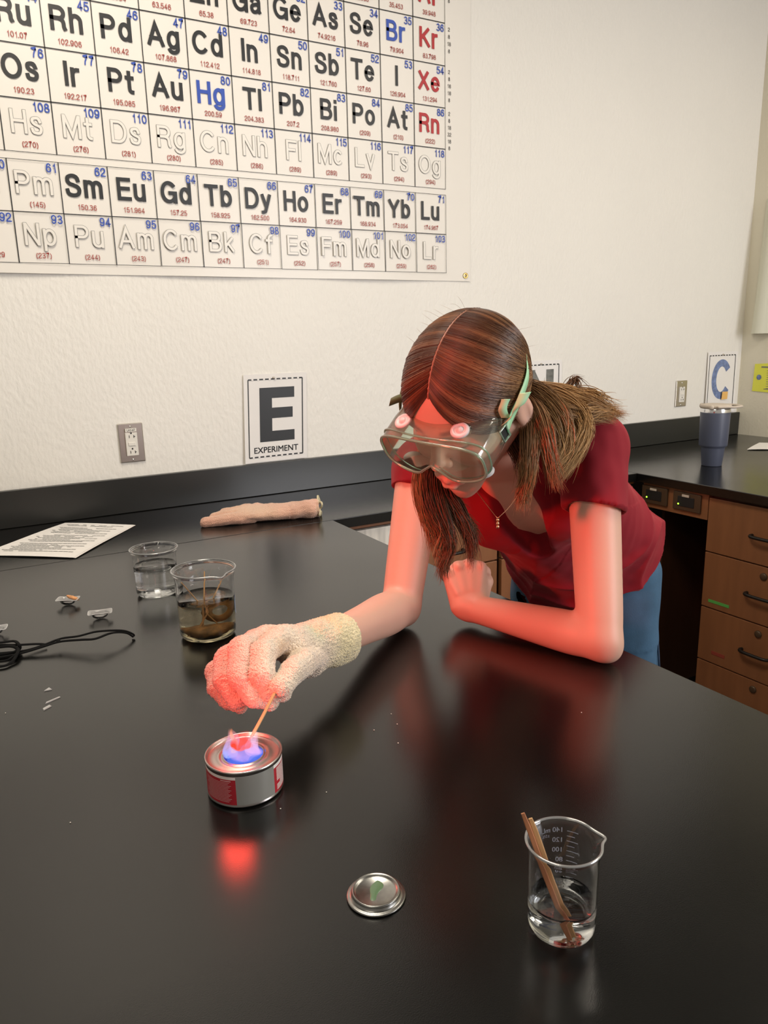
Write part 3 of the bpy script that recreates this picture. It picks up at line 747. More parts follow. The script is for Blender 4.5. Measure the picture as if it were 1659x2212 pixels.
# right wall papers
t = thing('yellow_notice', 'bright yellow printed notice taped to the right wall', 'notice', (XR-.003, 2.11, .27))
def wallr(mb, name, m, par): 
    o = mb.build(name, m, par); return o
MB().add([(0, .108, -.062), (0, -.108, -.070), (0, -.108, .075), (0, .104, .062)], [(0, 1, 2, 3)]).build('sheet', M['yellow'], t)
EYm = Vector((0, -1, 0)); ln = MB()
rect(ln, (-.001, .07, .046), EYm, EZ, .12, .006)
for i in range(9): rect(ln, (-.001, .04, .032-i*.010), EYm, EZ, .09-.01*(i % 3), .002)
rect(ln, (-.001, .05, -.052), EYm, EZ, .05, .003)
ln.build('printed_text', M['ink_soft'], t)
k = 20; MB().add([(-.001, .078+.012*math.cos(a*2*math.pi/k), .002+.012*math.sin(a*2*math.pi/k)) for a in range(k)], [tuple(range(k))]).build('printed_oval', M['ink_pencil'], t)
t = thing('curled_poster', 'white sheet with curled grey edge hanging on the right wall above the yellow notice', 'poster', (XR-.004, 2.0, .76))
mb = MB(); vs = []; n = 24
for i in range(n+1):
    for j in range(13):
        v = j/12; y = .245-.0*v-.5*(i/n); amp = .055*(1-v)**.8+.004
        u = i/n
        dx = -amp*math.sin(min(1, u/.22)*math.pi)*(1 if u < .22 else 0)-.001
        vs.append((dx, y-(.02*v if u < .05 else 0), -.29+v*.58))
mb.add(vs, [(i*13+j, (i+1)*13+j, (i+1)*13+j+1, i*13+j+1) for i in range(n) for j in range(12)])
mb.build('sheet', mat('greenish_white_sheet', (.70, .69, .56), .6), t, True)
MB().box((-.004, .115, .16), (.002, .05, .07), bev=.0008).build('printed_patch', mat('teal_print', (.25, .55, .48), .6), t)

# paper on side counter
def paper(name, label, pts, ztop, m, lines=None, curl=0):
    """pts: four corners on the bench (x,y), in order"""
    c = sum((Vector(p) for p in pts), Vector((0, 0)))/4
    t = thing(name, label, 'paper', (c.x, c.y, .0006)); n = 16; vs = []
    A, B, C_, D_ = [Vector((p[0]-c.x, p[1]-c.y, 0)) for p in pts]
    def q(u, v, off=0):
        p = (A*(1-u)+B*u)*(1-v)+(D_*(1-u)+C_*u)*v
        p.z = .0012+off+.0022*(1+math.sin(u*5+v*4))*.5+curl*(max(0, u-.8)*5)**2*(max(0, v-.3)/.7)
        return p
    for i in range(n+1):
        for j in range(n+1): vs.append(q(i/n, j/n))
    fs = [(i*(n+1)+j, (i+1)*(n+1)+j, (i+1)*(n+1)+j+1, i*(n+1)+j+1) for i in range(n) for j in range(n)]
    MB().add(vs, fs).build('sheet', m, t, True)
    if ztop > 1: 
        MB().add([v+Vector((.004, -.003, -.0008)) for v in vs], fs).build('under_sheet', m, t, True)
    if lines:
        L = MB()
        for (v, u0, u1, th) in lines:
            k = 10
            for s_ in range(k):
                a, b = u0+(u1-u0)*s_/k, u0+(u1-u0)*(s_+1)/k
                L.add([q(v-th, a, .0006) if False else q(a, v-th, .0006), q(b, v-th, .0006), q(b, v+th, .0006), q(a, v+th, .0006)], [(0, 1, 2, 3)])
        L.build('printed_text', M['ink_soft'], t)
    return t
lines = []
for i in range(24):
    if i in (1, 8, 16): continue
    lines.append((.10+i*.034, .11+(.03 if i % 3 else 0), [.86, .80, .70, .88, .55][i % 5], .0035))
# u runs along the text lines
paper('worksheet', 'stapled printed worksheet lying on the black worktop at the far left', [(.195, 1.846), (.387, 2.103), (.225, 2.238), (-.005, 2.01)][::1], 2, M['paper'], None, .0)
ws = bpy.data.objects['worksheet']
L = MB(); c = Vector(((.195+.387+.225-.005)/4, (1.846+2.103+2.238+2.01)/4))
A, B, C_, D_ = [Vector((p[0]-c.x, p[1]-c.y, 0)) for p in [(.195, 1.846), (.387, 2.103), (.225, 2.238), (-.005, 2.01)]]
def wq(u, v, off):
    p = (A*(1-u)+B*u)*(1-v)+(D_*(1-u)+C_*u)*v; p.z = .0012+off+.0022*(1+math.sin(u*5+v*4))*.5; return p
for i in range(26):
    if i in (2, 9, 17): continue
    u = .93-i*.032; v1 = .90-(.05 if i % 3 else 0); v0 = [.10, .22, .30, .12, .42][i % 5]
    for s_ in range(14):
        if rnd.random() < .08: continue
        a, b = v0+(v1-v0)*s_/14, v0+(v1-v0)*(s_+.9)/14
        L.add([wq(u-.005, a, .0006), wq(u+.005, a, .0006), wq(u+.005, b, .0006), wq(u-.005, b, .0006)], [(0, 1, 2, 3)])
L.build('printed_text', M['ink_soft'], ws)
paper('loose_sheet', 'small white printed sheet on the right counter beyond the tumbler', [(2.833, 1.935), (2.97, 1.83), (3.16, 1.92), (3.056, 2.03)], 0, M['paper'], None, .01)

# ================================================================== GLASSWARE
def beaker(name, label, cx, cy, r0, r1, H, spout, water_z, wmat, wall=.0017):
    t = thing(name, label, 'beaker', (cx, cy, 0.0004))
    sd = math.radians(spout)
    def fn(p, a):
        d = math.atan2(math.sin(a-sd), math.cos(a-sd)); f = max(0, (p.z-H*.86)/(H*.14))**1.3
        s = math.exp(-(d/.17)**2)*f
        r = math.hypot(p.x, p.y)
        if r > 1e-6:
            k = (r+s*r1*.14-(f*.9*math.exp(-((abs(d)-.42)/.18)**2)*r1*.02))/r; p = Vector((p.x*k, p.y*k, p.z-s*H*.015))
        return p
    ro = lambda z: r0+(r1-r0)*0.0
    b = .10*H
    outer = [(0, .0008), (r0*.75, .0006), (r0*.92, .002), (r0*.985, .006), (r0, .011)]+[(r0+(r1*.955-r0)*((z-.011)/(H-.011))**1.0*.6, z) for z in np.linspace(.02, H*.86, 8)]
    outer += [(r1*.955, H*.93), (r1*.975, H*.97), (r1, H*.99), (r1*1.008, H), (r1*.995, H+.0015), (r1*.97, H+.0012)]
    inner = [(max(0, r-wall), z if z > .012 else z+wall*.9) for r, z in outer[:-4]][::-1]
    inner = [(r1*.955-wall*.5, H*.985)]+inner
    inner[-1] = (0, .0008+wall); inner[-2] = (r0*.75-.001, .0006+wall)
    MB().lathe(outer+inner, n=96, fn=fn).build('glass_wall', M['glass'], t, True)
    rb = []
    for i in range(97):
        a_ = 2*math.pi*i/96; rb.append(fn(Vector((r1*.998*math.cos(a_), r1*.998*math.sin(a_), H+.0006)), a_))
    MB().tube(rb, .00125, 8, cap=False).build('rim', M['rim'], t, True)  # bead added to carry the painted rim highlight
    if water_z:
        ri = lambda z: (r0-wall+.00025)+((r1*.955-r0)*((z-.011)/(H-.011))*.6 if z > .011 else 0)
        wp = [(0, .0008+wall*.86), (r0*.73, .0006+wall*.86), (r0*.90, .002+wall*.8), (r0-wall+.0002, .011)]+[(ri(z), z) for z in np.linspace(.015, water_z, 5)]+[(ri(water_z)-.0008, water_z+.0001 -.0008), (0, water_z-.0012)]
        wo = MB().lathe(wp, n=96).build('liquid', wmat, t, True)
        if wmat is M['brown_water']: wo['label'] = 'murky brown liquid'
    return t
def cyl_text(mb, s, ang, z, r, size, mirror=False, align='LEFT', **kw):
    v, f = text_geo(s, size, align=align, **kw)
    mb.add([Vector((r*math.cos(ang+p[0]/r), r*math.sin(ang+p[0]/r), z+p[1])) for p in v], f)
B1 = (.3895, .400)
b1 = beaker('small_beaker', 'clear 140 mL beaker in front at lower right, holding water and two splints', B1[0], B1[1], .0283, .0312, .083, -22, .030, M['water'])
pr = MB(); a0 = math.radians(47)
for i, s in enumerate(['20', '40', '60', '80', '100', '120', '140 mL']):
    z = .014+i*.0098
    [cyl_text(pr, s, a0+e_, z-.0015, .0292+abs(e_)*.002, .0066) for e_ in (-.004, .004)]
    for q, L_ in ((0, .010), (.0049, .007)):
        for sg in range(6):
            A_ = a0-.10-(L_*(sg)/6)/.0292; B_ = a0-.10-(L_*(sg+1)/6)/.0292
            if i == 6 and q: continue
            zz = z+q
            pr.add([Vector((.0293*math.cos(x_), .0293*math.sin(x_), z_)) for x_, z_ in ((A_, zz), (B_, zz), (B_, zz+.0006), (A_, zz+.0006))], [(0, 1, 2, 3)])
cyl_text(pr, '±5%', a0+.42, .014+6*.0098-.0062, .0292, .0042, bold=.02)
pr.build('printed_scale', M['white_print'], b1)
B2 = (.328, 1.209)
b2 = beaker('large_beaker', 'larger beaker of brown liquid and soaking splints, behind the gloved hand', B2[0], B2[1], .0472, .0535, .118, -78, .070, M['brown_water'])
k = 26; pb = MB(); pa = math.radians(-20)
rr = .0490
pb.add([Vector((rr*math.cos(pa+.20*math.cos(a*2*math.pi/k)), rr*math.sin(pa+.20*math.cos(a*2*math.pi/k)), .052+.017*math.copysign(abs(math.sin(a*2*math.pi/k))**.6, math.sin(a*2*math.pi/k)))) for a in range(k)], [tuple(range(k))])
pb.build('marking_patch', M['blue_print'], b2)
B3 = (.305, 1.480)
b3 = beaker('medium_beaker', 'clear beaker of plain water standing behind the brown-liquid beaker', B3[0], B3[1], .0405, .0465, .094, 65, .062, M['water'])

def splint(name, label, a, b, w, th, m, char_end=None, flat_to=None, group=None, cat='splint'):
    a, b = Vector(a), Vector(b); d = (b-a); L = d.length; d.normalize()
    side = (flat_to or Vector((0, 0, 1))).cross(d); side = side.normalized() if side.length > 1e-4 else d.orthogonal().normalized()
    nn = d.cross(side).normalized()
    R = Matrix((side, nn, d)).transposed()
    t = thing(name, label, cat, tuple(a), 0, group)
    mb = MB(); k = 9; vs = []
    prof = [(-.5, -.35), (-.35, -.5), (.35, -.5), (.5, -.35), (.5, .35), (.35, .5), (-.35, .5), (-.5, .35)]
    for i in range(k+1):
        u = i/k; wob = .06*w*math.sin(u*9+a.x*50); tp = 1 if 0 < i < k else .72
        for px_, py_ in prof: vs.append(R @ Vector((px_*w*tp+wob, py_*th*tp, u*L)))
    fs = [(i*8+j, i*8+(j+1) % 8, (i+1)*8+(j+1) % 8, (i+1)*8+j) for i in range(k) for j in range(8)]+[tuple(range(8))[::-1], tuple(k*8+j for j in range(8))]
    mb.add(vs, fs).build('stick', m, t)
    if char_end:
        u0 = 1-char_end; vs = []
        for u in (u0, 1.003):
            for px_, py_ in prof: vs.append(R @ Vector((px_*w*1.06, py_*th*1.08, u*L)))
        MB().add(vs, [(j, (j+1) % 8, 8+(j+1) % 8, 8+j) for j in range(8)]+[tuple(range(8))[::-1], tuple(range(8, 16))]).build('charred_tip', M['char'], t)
    return t
# two splints in the front beaker (foot on the glass floor, leaning on the rim at the left)
splint('wooden_splint', 'reddish splint in the front beaker, the taller one', (B1[0]-.004, B1[1]-.013, .0042), (B1[0]-.0320, B1[1]+.0150, .113), .0042, .0022, M['splint_red'], flat_to=Vector((.5, .8, 0)), group='splints in the front beaker')
splint('wooden_splint', 'paler splint in the front beaker, resting against the taller one', (B1[0]+.001, B1[1]-.010, .0042), (B1[0]-.0255, B1[1]+.0130, .107), .0046, .0022, M['splint'], flat_to=Vector((.5, .8, 0)), group='splints in the front beaker')
bx, by = B2
splint('wooden_splint', 'thin splint in the brown beaker leaning to the left rim', (bx+.022, by-.008, .006), (bx-.043, by-.018, .108), .0028, .0016, M['splint'], group='splints in the brown beaker')
splint('wooden_splint', 'thin upright splint in the middle of the brown beaker', (bx-.012, by-.012, .006), (bx+.003, by+.006, .112), .0022, .0016, M['splint'], None, group='splints in the brown beaker')
splint('wooden_splint', 'wide splint in the brown beaker leaning to the right', (bx-.022, by-.004, .006), (bx+.026, by-.020, .104), .0045, .002, M['splint'], group='splints in the brown beaker')
splint('wooden_splint', 'short splint sunk across the bottom of the brown beaker', (bx-.036, by-.010, .010), (bx+.020, by-.030, .018), .003, .0016, M['splint'], group='splints in the brown beaker')
# brown soaked scraps and sediment
mb = MB(); sd_ = MB()
o = MB().lathe([(.010, -.003), (.021, -.002), (.022, .001), (.012, .004), (.010, .001), (.010, -.003)], n=28).build('soaked_ring', M['brown_pulp'], None, True)
o.location = (bx+.017, by+.006, .045); o.rotation_euler = (math.radians(68), 0, math.radians(-28))
meta(o, 'dark soaked wooden ring standing in the brown liquid', 'ring')
o = sdf_obj('sediment', [(Group(.01).ell((0, 0, 0), np.eye(3), (.033, .033, .007)).ell((.012, -.014, .005), np.eye(3), (.02, .014, .006)).ell((-.015, -.01, .004), np.eye(3), (.016, .016, .006)), .004)], .0025, M['brown_pulp'], disp=lambda X, N: .001*nz(X, 400, 3))
o.location = (bx, by, .0125); meta(o, 'brown soaked sediment lying on the bottom of the larger beaker', 'sediment', kind='stuff')

# ================================================================== FUEL CAN WITH FLAME
CX, CY, CRr, CHt = .229, .740, .0428, .0435
can = thing('fuel_can', 'squat tin fuel can with red and grey label, burning on the worktop', 'can', (CX, CY, 0.0003))
MB().lathe([(0, .0), (.036, .0), (.040, .0008), (.0425, .002), (.0425, .003), (.0418, .0045), (.0418, .0395), (.0425, .041), (.0433, .0422), (.0433, .0440), (.0422, .0447), (.0410, .0440), (.0405, .0415), (.0385, .0402), (.030, .0405), (.028, .0418), (.0262, .0412), (.0240, .0402), (.0232, .0418), (.0220, .0418), (.0215, .0400), (.0215, .030)], n=96).build('tin_body', M['tin'], can, True)
o = MB().lathe([(.0219, .0415), (.0212, .0335), (0, .033)], n=48).build('fuel_gel', M['gel'], can, True); o['label'] = 'blue fuel gel'
LR = .0423
def can_patch(name, a0, a1, z0, z1, m, r, parent=can):
    mb = MB(); n = max(3, int(abs(a1-a0)/.08)); vs = []
    for i in range(n+1):
        a = a0+(a1-a0)*i/n; vs += [(r*math.cos(a), r*math.sin(a), z0), (r*math.cos(a), r*math.sin(a), z1)]
    mb.add(vs, [(2*i, 2*i+2, 2*i+3, 2*i+1) for i in range(n)]); return mb, mb.build(name, m, parent, True)
view = math.atan2(-CY, -CX)      # towards the camera
ga, gb = view-math.radians(15), view+math.radians(47)
lab = can_patch('grey_label', ga, gb, .0048, .0392, M['label_grey'], LR)[1]
rl = can_patch('red_label', ga-math.radians(110), ga, .0048, .0350, M['label_red'], LR)[1]
rr_ = can_patch('red_label', gb, gb+math.radians(110), .0048, .0350, M['label_red'], LR)[1]
can_patch('white_band', ga-math.radians(110), ga, .0350, .0385, M['label_white'], LR)
can_patch('white_band', gb, gb+math.radians(110), .0350, .0390, M['label_white'], LR)
tx = MB(); tw = MB()
def arc_line(mb, a0, a1, z, h):
    n = max(2, int(abs(a1-a0)/.1)); vs = []
    for i in range(n+1):
        a = a0+(a1-a0)*i/n; vs += [((LR+.0002)*math.cos(a), (LR+.0002)*math.sin(a), z), ((LR+.0002)*math.cos(a), (LR+.0002)*math.sin(a), z+h)]
    mb.add(vs, [(2*i, 2*i+2, 2*i+3, 2*i+1) for i in range(n)])
for i in range(15):
    z = .0325-i*.00175
    if i == 0: arc_line(tx, ga-.42, ga-.12, z, .0014); continue
    arc_line(tx, ga-1.0+.12*rnd.random(), ga-.12-.04*(i % 3), z, .0007)
for i in range(15):
    z = .0325-i*.0018
    arc_line(tw, gb+.10 if i not in (9, 10) else gb+.25, gb+.9+.1*rnd.random(), z, .0009)
tx.build('printed_text', M['label_text'], rl); tw.build('printed_text', M['label_white'], rr_)
# flame: nested tongues of glowing gas
def flame_mat(name, c_lo, c_hi, z0, z1, strength, dens, power=1.0):
    m = bpy.data.materials.new(name); m.use_nodes = True; nt = m.node_tree; nt.nodes.clear()
    out = nt.nodes.new('ShaderNodeOutputMaterial'); em = nt.nodes.new('ShaderNodeEmission'); tr = nt.nodes.new('ShaderNodeBsdfTransparent'); mx = nt.nodes.new('ShaderNodeMixShader')
    tc = nt.nodes.new('ShaderNodeTexCoord'); sp = nt.nodes.new('ShaderNodeSeparateXYZ'); mr = nt.nodes.new('ShaderNodeMapRange')
    mr.inputs[1].default_value = z0; mr.inputs[2].default_value = z1
    cr = nt.nodes.new('ShaderNodeValToRGB'); cr.color_ramp.elements[0].color = (*c_lo, 1); cr.color_ramp.elements[1].color = (*c_hi, 1)
    lw = nt.nodes.new('ShaderNodeLayerWeight'); lw.inputs[0].default_value = .5
    # soft silhouettes, like a volume of gas: densest where the sheet is met face on
    inv = nt.nodes.new('ShaderNodeMath'); inv.operation = 'SUBTRACT'; inv.inputs[0].default_value = 1.0
    pw = nt.nodes.new('ShaderNodeMath'); pw.operation = 'POWER'; pw.inputs[1].default_value = power
    ml = nt.nodes.new('ShaderNodeMath'); ml.operation = 'MULTIPLY'; ml.inputs[1].default_value = dens
    ns = nt.nodes.new('ShaderNodeTexNoise'); ns.inputs['Scale'].default_value = 70
    ml2 = nt.nodes.new('ShaderNodeMath'); ml2.operation = 'MULTIPLY'
    nr = nt.nodes.new('ShaderNodeMapRange'); nr.inputs[1].default_value = .35; nr.inputs[2].default_value = .65; nr.inputs[3].default_value = .55; nr.inputs[4].default_value = 1.2
    fd = nt.nodes.new('ShaderNodeMapRange'); fd.inputs[1].default_value = .35; fd.inputs[2].default_value = 1.0; fd.inputs[3].default_value = 1.0; fd.inputs[4].default_value = .0
    ml3 = nt.nodes.new('ShaderNodeMath'); ml3.operation = 'MULTIPLY'
    Lk = nt.links.new
    Lk(tc.outputs['Object'], sp.inputs[0]); Lk(sp.outputs[2], mr.inputs[0]); Lk(mr.outputs[0], cr.inputs[0]); Lk(cr.outputs[0], em.inputs[0])
    em.inputs[1].default_value = strength
    Lk(lw.outputs['Facing'], inv.inputs[1]); Lk(inv.outputs[0], pw.inputs[0]); Lk(pw.outputs[0], ml.inputs[0])
    Lk(tc.outputs['Object'], ns.inputs[0]); Lk(ns.outputs[0], nr.inputs[0]); Lk(nr.outputs[0], ml2.inputs[1]); Lk(ml.outputs[0], ml2.inputs[0])
    Lk(mr.outputs[0], fd.inputs[0]); Lk(fd.outputs[0], ml3.inputs[1]); Lk(ml2.outputs[0], ml3.inputs[0])
    ml3.use_clamp = True
    Lk(ml3.outputs[0], mx.inputs[0]); Lk(tr.outputs[0], mx.inputs[1]); Lk(em.outputs[0], mx.inputs[2]); Lk(mx.outputs[0], out.inputs[0])
    return m
fl = thing('flame', 'low blue and pink flame with a red core, burning on top of the fuel can', 'flame', (CX, CY, .040))
def tongue(name, cx, cy, z0, h, r, m, lean=(0, 0), seed=0, sq=1.0):
    prof = [tuple(q) for q in catmull([(0, 0), (.7, .0), (1.0, .08), (1.02, .2), (.92, .38), (.74, .55), (.52, .72), (.28, .87), (.10, .97), (0, 1.0)], 30)]; prof[0] = (0, 0); prof[-1] = (0, 1.0)
    def fn(p, a):
        u = p.z/h
        k = 1+.12*math.sin(3*a+seed+u*5)+.06*math.sin(5*a+seed*2)
        return Vector((p.x*k+lean[0]*u*u+.002*math.sin(u*7+seed), p.y*k*sq+lean[1]*u*u, p.z))
    return MB().lathe([(a*r, b*h) for a, b in prof], n=64, fn=fn).build(name, m, fl, True, mx=Matrix.Translation((cx, cy, z0)))
rt = Vector((CR.x, CR.y, 0)).normalized()   # to the right as the photographer saw it
tongue('blue_base', 0, 0, -.0035, .015, .0212, flame_mat('flame_blue', (.10, .22, 1.0), (.30, .35, 1.0), 0, .016, 1.0, .7, .6), seed=1)
tongue('pink_sheet', rt.x*.001, rt.y*.001, -.001, .030, .0165, flame_mat('flame_pink', (.65, .42, 1.0), (1.0, .42, .55), 0, .028, 1.1, .55, 1.2), seed=2)
tongue('violet_tongue', rt.x*-.0125, rt.y*-.0125, .000, .036, .0085, flame_mat('flame_violet', (.28, .40, 1.0), (1.0, .34, .22), 0, .034, 1.2, 1.1, 1.0), lean=(rt.x*.001, rt.y*.001), seed=4)
tongue('orange_spike', rt.x*-.0105, rt.y*-.0105, .004, .034, .0032, flame_mat('flame_orange', (1.0, .62, .5), (1.0, .25, .06), 0, .034, 1.4, 1.6, .8), seed=6)
tongue('red_core', rt.x*.000, rt.y*.000, .0100, .027, .0110, flame_mat('flame_red', (1.0, .16, .10), (1.0, .035, .015), .002, .026, 1.0, 2.2, 1.0), seed=3)
tongue('right_tongue', rt.x*.011, rt.y*.011, .001, .033, .0075, flame_mat('flame_right', (.60, .40, 1.0), (1.0, .50, .42), 0, .032, 1.2, 1.0, 1.0), lean=(rt.x*.002, rt.y*.002), seed=9)

# can lid
ld = thing('can_lid', 'small round tin lid with green patch, lying between fuel can and front beaker', 'lid', (.272, .5135, .0003))
MB().lathe([(0, .0052), (.0175, .0052), (.0190, .0062), (.0205, .0075), (.0215, .0075), (.0220, .0062), (.0222, .0030), (.0245, .0022), (.0262, .0024), (.0268, .0016), (.0265, .0004), (.0240, 0), (.020, .0004), (0, .0004)], n=80).build('disc', M['lidtop'], ld, True)
gs = MB().lathe([(0, .0012), (.003, .001), (.0042, .0)], n=24, fn=lambda p, a: Vector((p.x*(1.2+.4*math.sin(a*3))+.0028*math.sin(p.y*420), p.y*3.0, p.z*.7))).build('green_patch', M['green_tone'], ld, True, mx=Matrix.Translation((0, .001, .0052)) @ Matrix.Rotation(math.radians(-25), 4, 'Z'))
gs['label'] = 'green patch'

# ================================================================== PACKETS, CORD, CRUMBS
def packet(x, y, rot, label, chip=None):
    t = thing('plastic_packet', label, 'packet', (x, y, .0004), rot, 'small open plastic packets')
    # boat shaped pod with a flat flange
    mb = MB(); n = 36; rings = [(.0, .0006, 0), (.5, .0012, 0), (.82, .004, 0), (.97, .009, 0), (1.0, .0115, 0)]
    vs = []
    for i in range(n):
        a = 2*math.pi*i/n; c, s_ = math.cos(a), math.sin(a)
        ex = math.copysign(abs(c)**.75, c)*.0155; ey = math.copysign(abs(s_)**.9, s_)*.0095
        for k_, z, _ in rings: vs.append((ex*k_, ey*k_, z))
        fx = math.copysign(abs(c)**.45, c)*.0205*(1.05 if c > 0 else 1); fy = math.copysign(abs(s_)**.45, s_)*.0135
        vs.append((fx, fy, .0125+.0008*math.sin(3*a)))
    k_ = 6
    mb.add(vs, [(i*k_+j, ((i+1) % n)*k_+j, ((i+1) % n)*k_+j+1, i*k_+j+1) for i in range(n) for j in range(k_-1)])
    o = mb.build('pod', M['packet'], t, True)
    rim = MB(); pts = [vs[i*k_+5] for i in range(n)]; rim.tube(pts+[pts[0]], .0006, 5, cap=False).build('rim', M['vent'], t, True)
    return t
packet(.139, 1.508, math.radians(-28), 'open cloudy plastic packet with an orange chip in it, beyond the black cord')
packet(.180, 1.395, math.radians(-12), 'open cloudy plastic packet between the orange chip packet and the cord')
packet(.006, 1.415, math.radians(-15), 'cloudy plastic packet cut off by the left photo edge')
o = sdf_obj('orange_chip', [(Group(.004).ell((0, 0, 0), Matrix.Rotation(.55, 3, 'Y').transposed(), (.013, .0065, .0035)), .002)], .001, M['chip'], disp=lambda X, N: .0006*nz(X, 900, 2))
o.location = (.148, 1.503, .0145); meta(o, 'orange textured chip resting in the farther plastic packet', 'chip')
o = sdf_obj('white_pellet', [(Group(.002).ball((0, 0, 0), .0028).ball((.005, -.002, -.001), .0018).ball((.002, -.004, -.001), .0016), .002)], .0007, M['vent'])
o.location = (.174, 1.394, .0052); meta(o, 'tiny white pellets in the middle plastic packet', 'pellets')

# black cord: doubled loop, bundled at the left
cord = thing('black_cord', 'black doubled cord lying on the worktop at the left, its loop raised', 'cord', (.05, 1.30, 0))
def zz(x, y, z=0):
    """bench-level point from photograph position, then raised"""
    d = CF+CR*((x-829.5)/F_PX)-CU*((y-1106.0)/F_PX); k = (z-CAM_H)/d.z; p = CAM+d*k; return p
def cordpath(pts, r, name='strand', flat=.55):
    q = catmull([list(zz(*p)) for p in pts], 60); q = q-np.array(cord.location)
    return MB().tube([Vector(v) for v in q], r, 8, flat=flat).build(name, M['cord'], cord, True)
cordpath([(-70, 1418, .004), (-10, 1412, .004), (50, 1406, .006), (90, 1395, .010), (130, 1380, .014), (170, 1374, .018), (205, 1365, .022), (240, 1362, .022), (270, 1363, .016), (289, 1371, .006), (286, 1376, .003)], .0029)
cordpath([(-70, 1430, .004), (0, 1420, .004), (50, 1410, .006), (90, 1398, .010), (130, 1386, .014), (175, 1382, .018), (205, 1380, .020), (235, 1369, .021), (255, 1366, .018), (275, 1368, .012), (288, 1376, .004)], .0029)
cordpath([(-60, 1400, .010), (-10, 1394, .012), (40, 1393, .012), (80, 1391, .008), (100, 1392, .005)], .0029)
cordpath([(-60, 1392, .012), (0, 1388, .016), (30, 1385, .016), (40, 1392, .014), (42, 1402, .006), (20, 1412, .004), (-40, 1420, .004)], .0031)
cordpath([(-60, 1440, .003), (0, 1440, .003), (25, 1430, .004), (36, 1414, .008), (38, 1402, .010), (20, 1396, .012), (-30, 1402, .008)], .0031)
cordpath([(-60, 1428, .004), (5, 1428, .004), (28, 1418, .006), (40, 1408, .006), (60, 1404, .006)], .0022)
# the knot
MB().lathe([(0, -.003), (.003, -.002), (.0035, 0), (.003, .002), (0, .003)], n=12).build('knot', M['cord'], cord, True, mx=Matrix.Translation(zz(126, 1385, .014)-cord.location))

def shard(x, y, pts, label, z=.0012):
    c = zz(x, y, 0)
    t = MB(); n = len(pts)
    vs = [(p[0], p[1], 0) for p in pts]+[(p[0]*.9, p[1]*.9, z) for p in pts]
    t.add(vs, [tuple(range(n))[::-1], tuple(range(n, 2*n))]+[(i, (i+1) % n, n+(i+1) % n, n+i) for i in range(n)])
    o = t.build('plastic_scrap', M['packet']); o.location = (c.x, c.y, .0003); meta(o, label, 'scrap', 'tiny clear plastic scraps'); return o
shard(104, 1490, [(-.006, -.003), (.005, -.004), (.002, .005)], 'tiny three-cornered plastic scrap left of the fuel can, the farthest one')
shard(116, 1512, [(-.012, -.008), (.010, .003), (.009, .005), (-.011, -.004)], 'thin strip of clear plastic scrap, the middle one of three')
shard(102, 1529, [(-.005, -.007), (.006, .001), (.004, .006), (-.006, -.001)], 'small folded plastic scrap, the nearest of three')
for i, (x, y) in enumerate([(705, 1712), (606, 1748), (152, 1778), (858, 1565), (860, 1606), (845, 1543), (808, 1578), (1256, 1540), (12, 1541)]):
    c = zz(x, y, 0); r = .0008 if i > 0 else .0007
    o = MB().lathe([(0, -.7*r), (.8*r, -.4*r), (r, 0), (.7*r, .6*r), (0, .8*r)], n=7).build('crumb', M['crumb'], None, True)
    o.location = (c.x, c.y, .8*r); meta(o, 'pale crumb on the black worktop, '+['between fuel can and can lid', 'just right of the fuel can foot', 'at the far left, level with the fuel can', 'in front of the bent elbow, farthest of the smudge', 'in front of the bent elbow, nearest of the smudge', 'highest speck at the smudge beyond the fuel can', 'left speck at the smudge beyond the fuel can', 'near the worktop edge below the left elbow', 'at the left photo edge beside the plastic scraps'][i], 'crumb', 'pale crumbs scattered on the black worktop')

# ================================================================== TUMBLER
tb = thing('tumbler', 'tall slate blue tumbler with beige lid standing on the right counter', 'tumbler', (2.417, 1.789, .0004))
MB().lathe([(0, 0), (.0345, 0), (.0355, .002), (.0415, .066), (.0425, .070), (.0485, .0745), (.0495, .078), (.0520, .195), (.0515, .198), (0, .198)], n=56).build('body', M['navy'], tb, True)
MB().lathe([(.0512, .197), (.0512, .212), (.050, .214), (.047, .214)], n=56).build('steel_rim', M['chrome'], tb, True)
MB().lathe([(.0500, .212), (.0530, .2125), (.0535, .222), (.051, .226), (.030, .2265), (0, .226)], n=56).build('lid', M['lid'], tb, True)
hd = MB(); a_ = math.atan2(CR.y, CR.x)
pts = [Vector((math.cos(a_+b)*rr2, math.sin(a_+b)*rr2, z)) for b, rr2, z in ((math.pi*.60, .056, .219), (math.pi*.42, .060, .220), (.9, .072, .219), (.3, .085, .219), (-.3, .085, .219), (-.9, .072, .219), (-math.pi*.42, .060, .220), (-math.pi*.60, .056, .219))]
hd.tube(catmull(pts, 40), .0065, 10, flat=.7).build('carry_loop', M['lid'], tb, True)
for s_ in (1, -1):
    q = Vector((math.cos(a_+s_*math.pi*.72), math.sin(a_+s_*math.pi*.72), 0))
    MB().lathe([(0, .004), (.007, .004), (.0085, .002), (.0085, -.004)], n=20).build('pivot', M['lid'], tb, True, mx=Matrix.Translation(q*.0555+Vector((0, 0, .2185))) @ q.to_track_quat('Z', 'Y').to_matrix().to_4x4())
o = MB().add([(-.017, 0, 0), (.017, 0, .001), (.016, -.002, .034), (-.016, -.002, .035)], [(0, 1, 2, 3)]).build('sticky_note', M['orange_note'])
o.location = P(1564, 866, 2.95); o.location.y = YB-.013; o.location.z = .172
o.scale = (1.25, 1, 1.05)
meta(o, 'small orange sticky note on the wall sign above the tumbler', 'sticky note')
o.location.x = 3.135

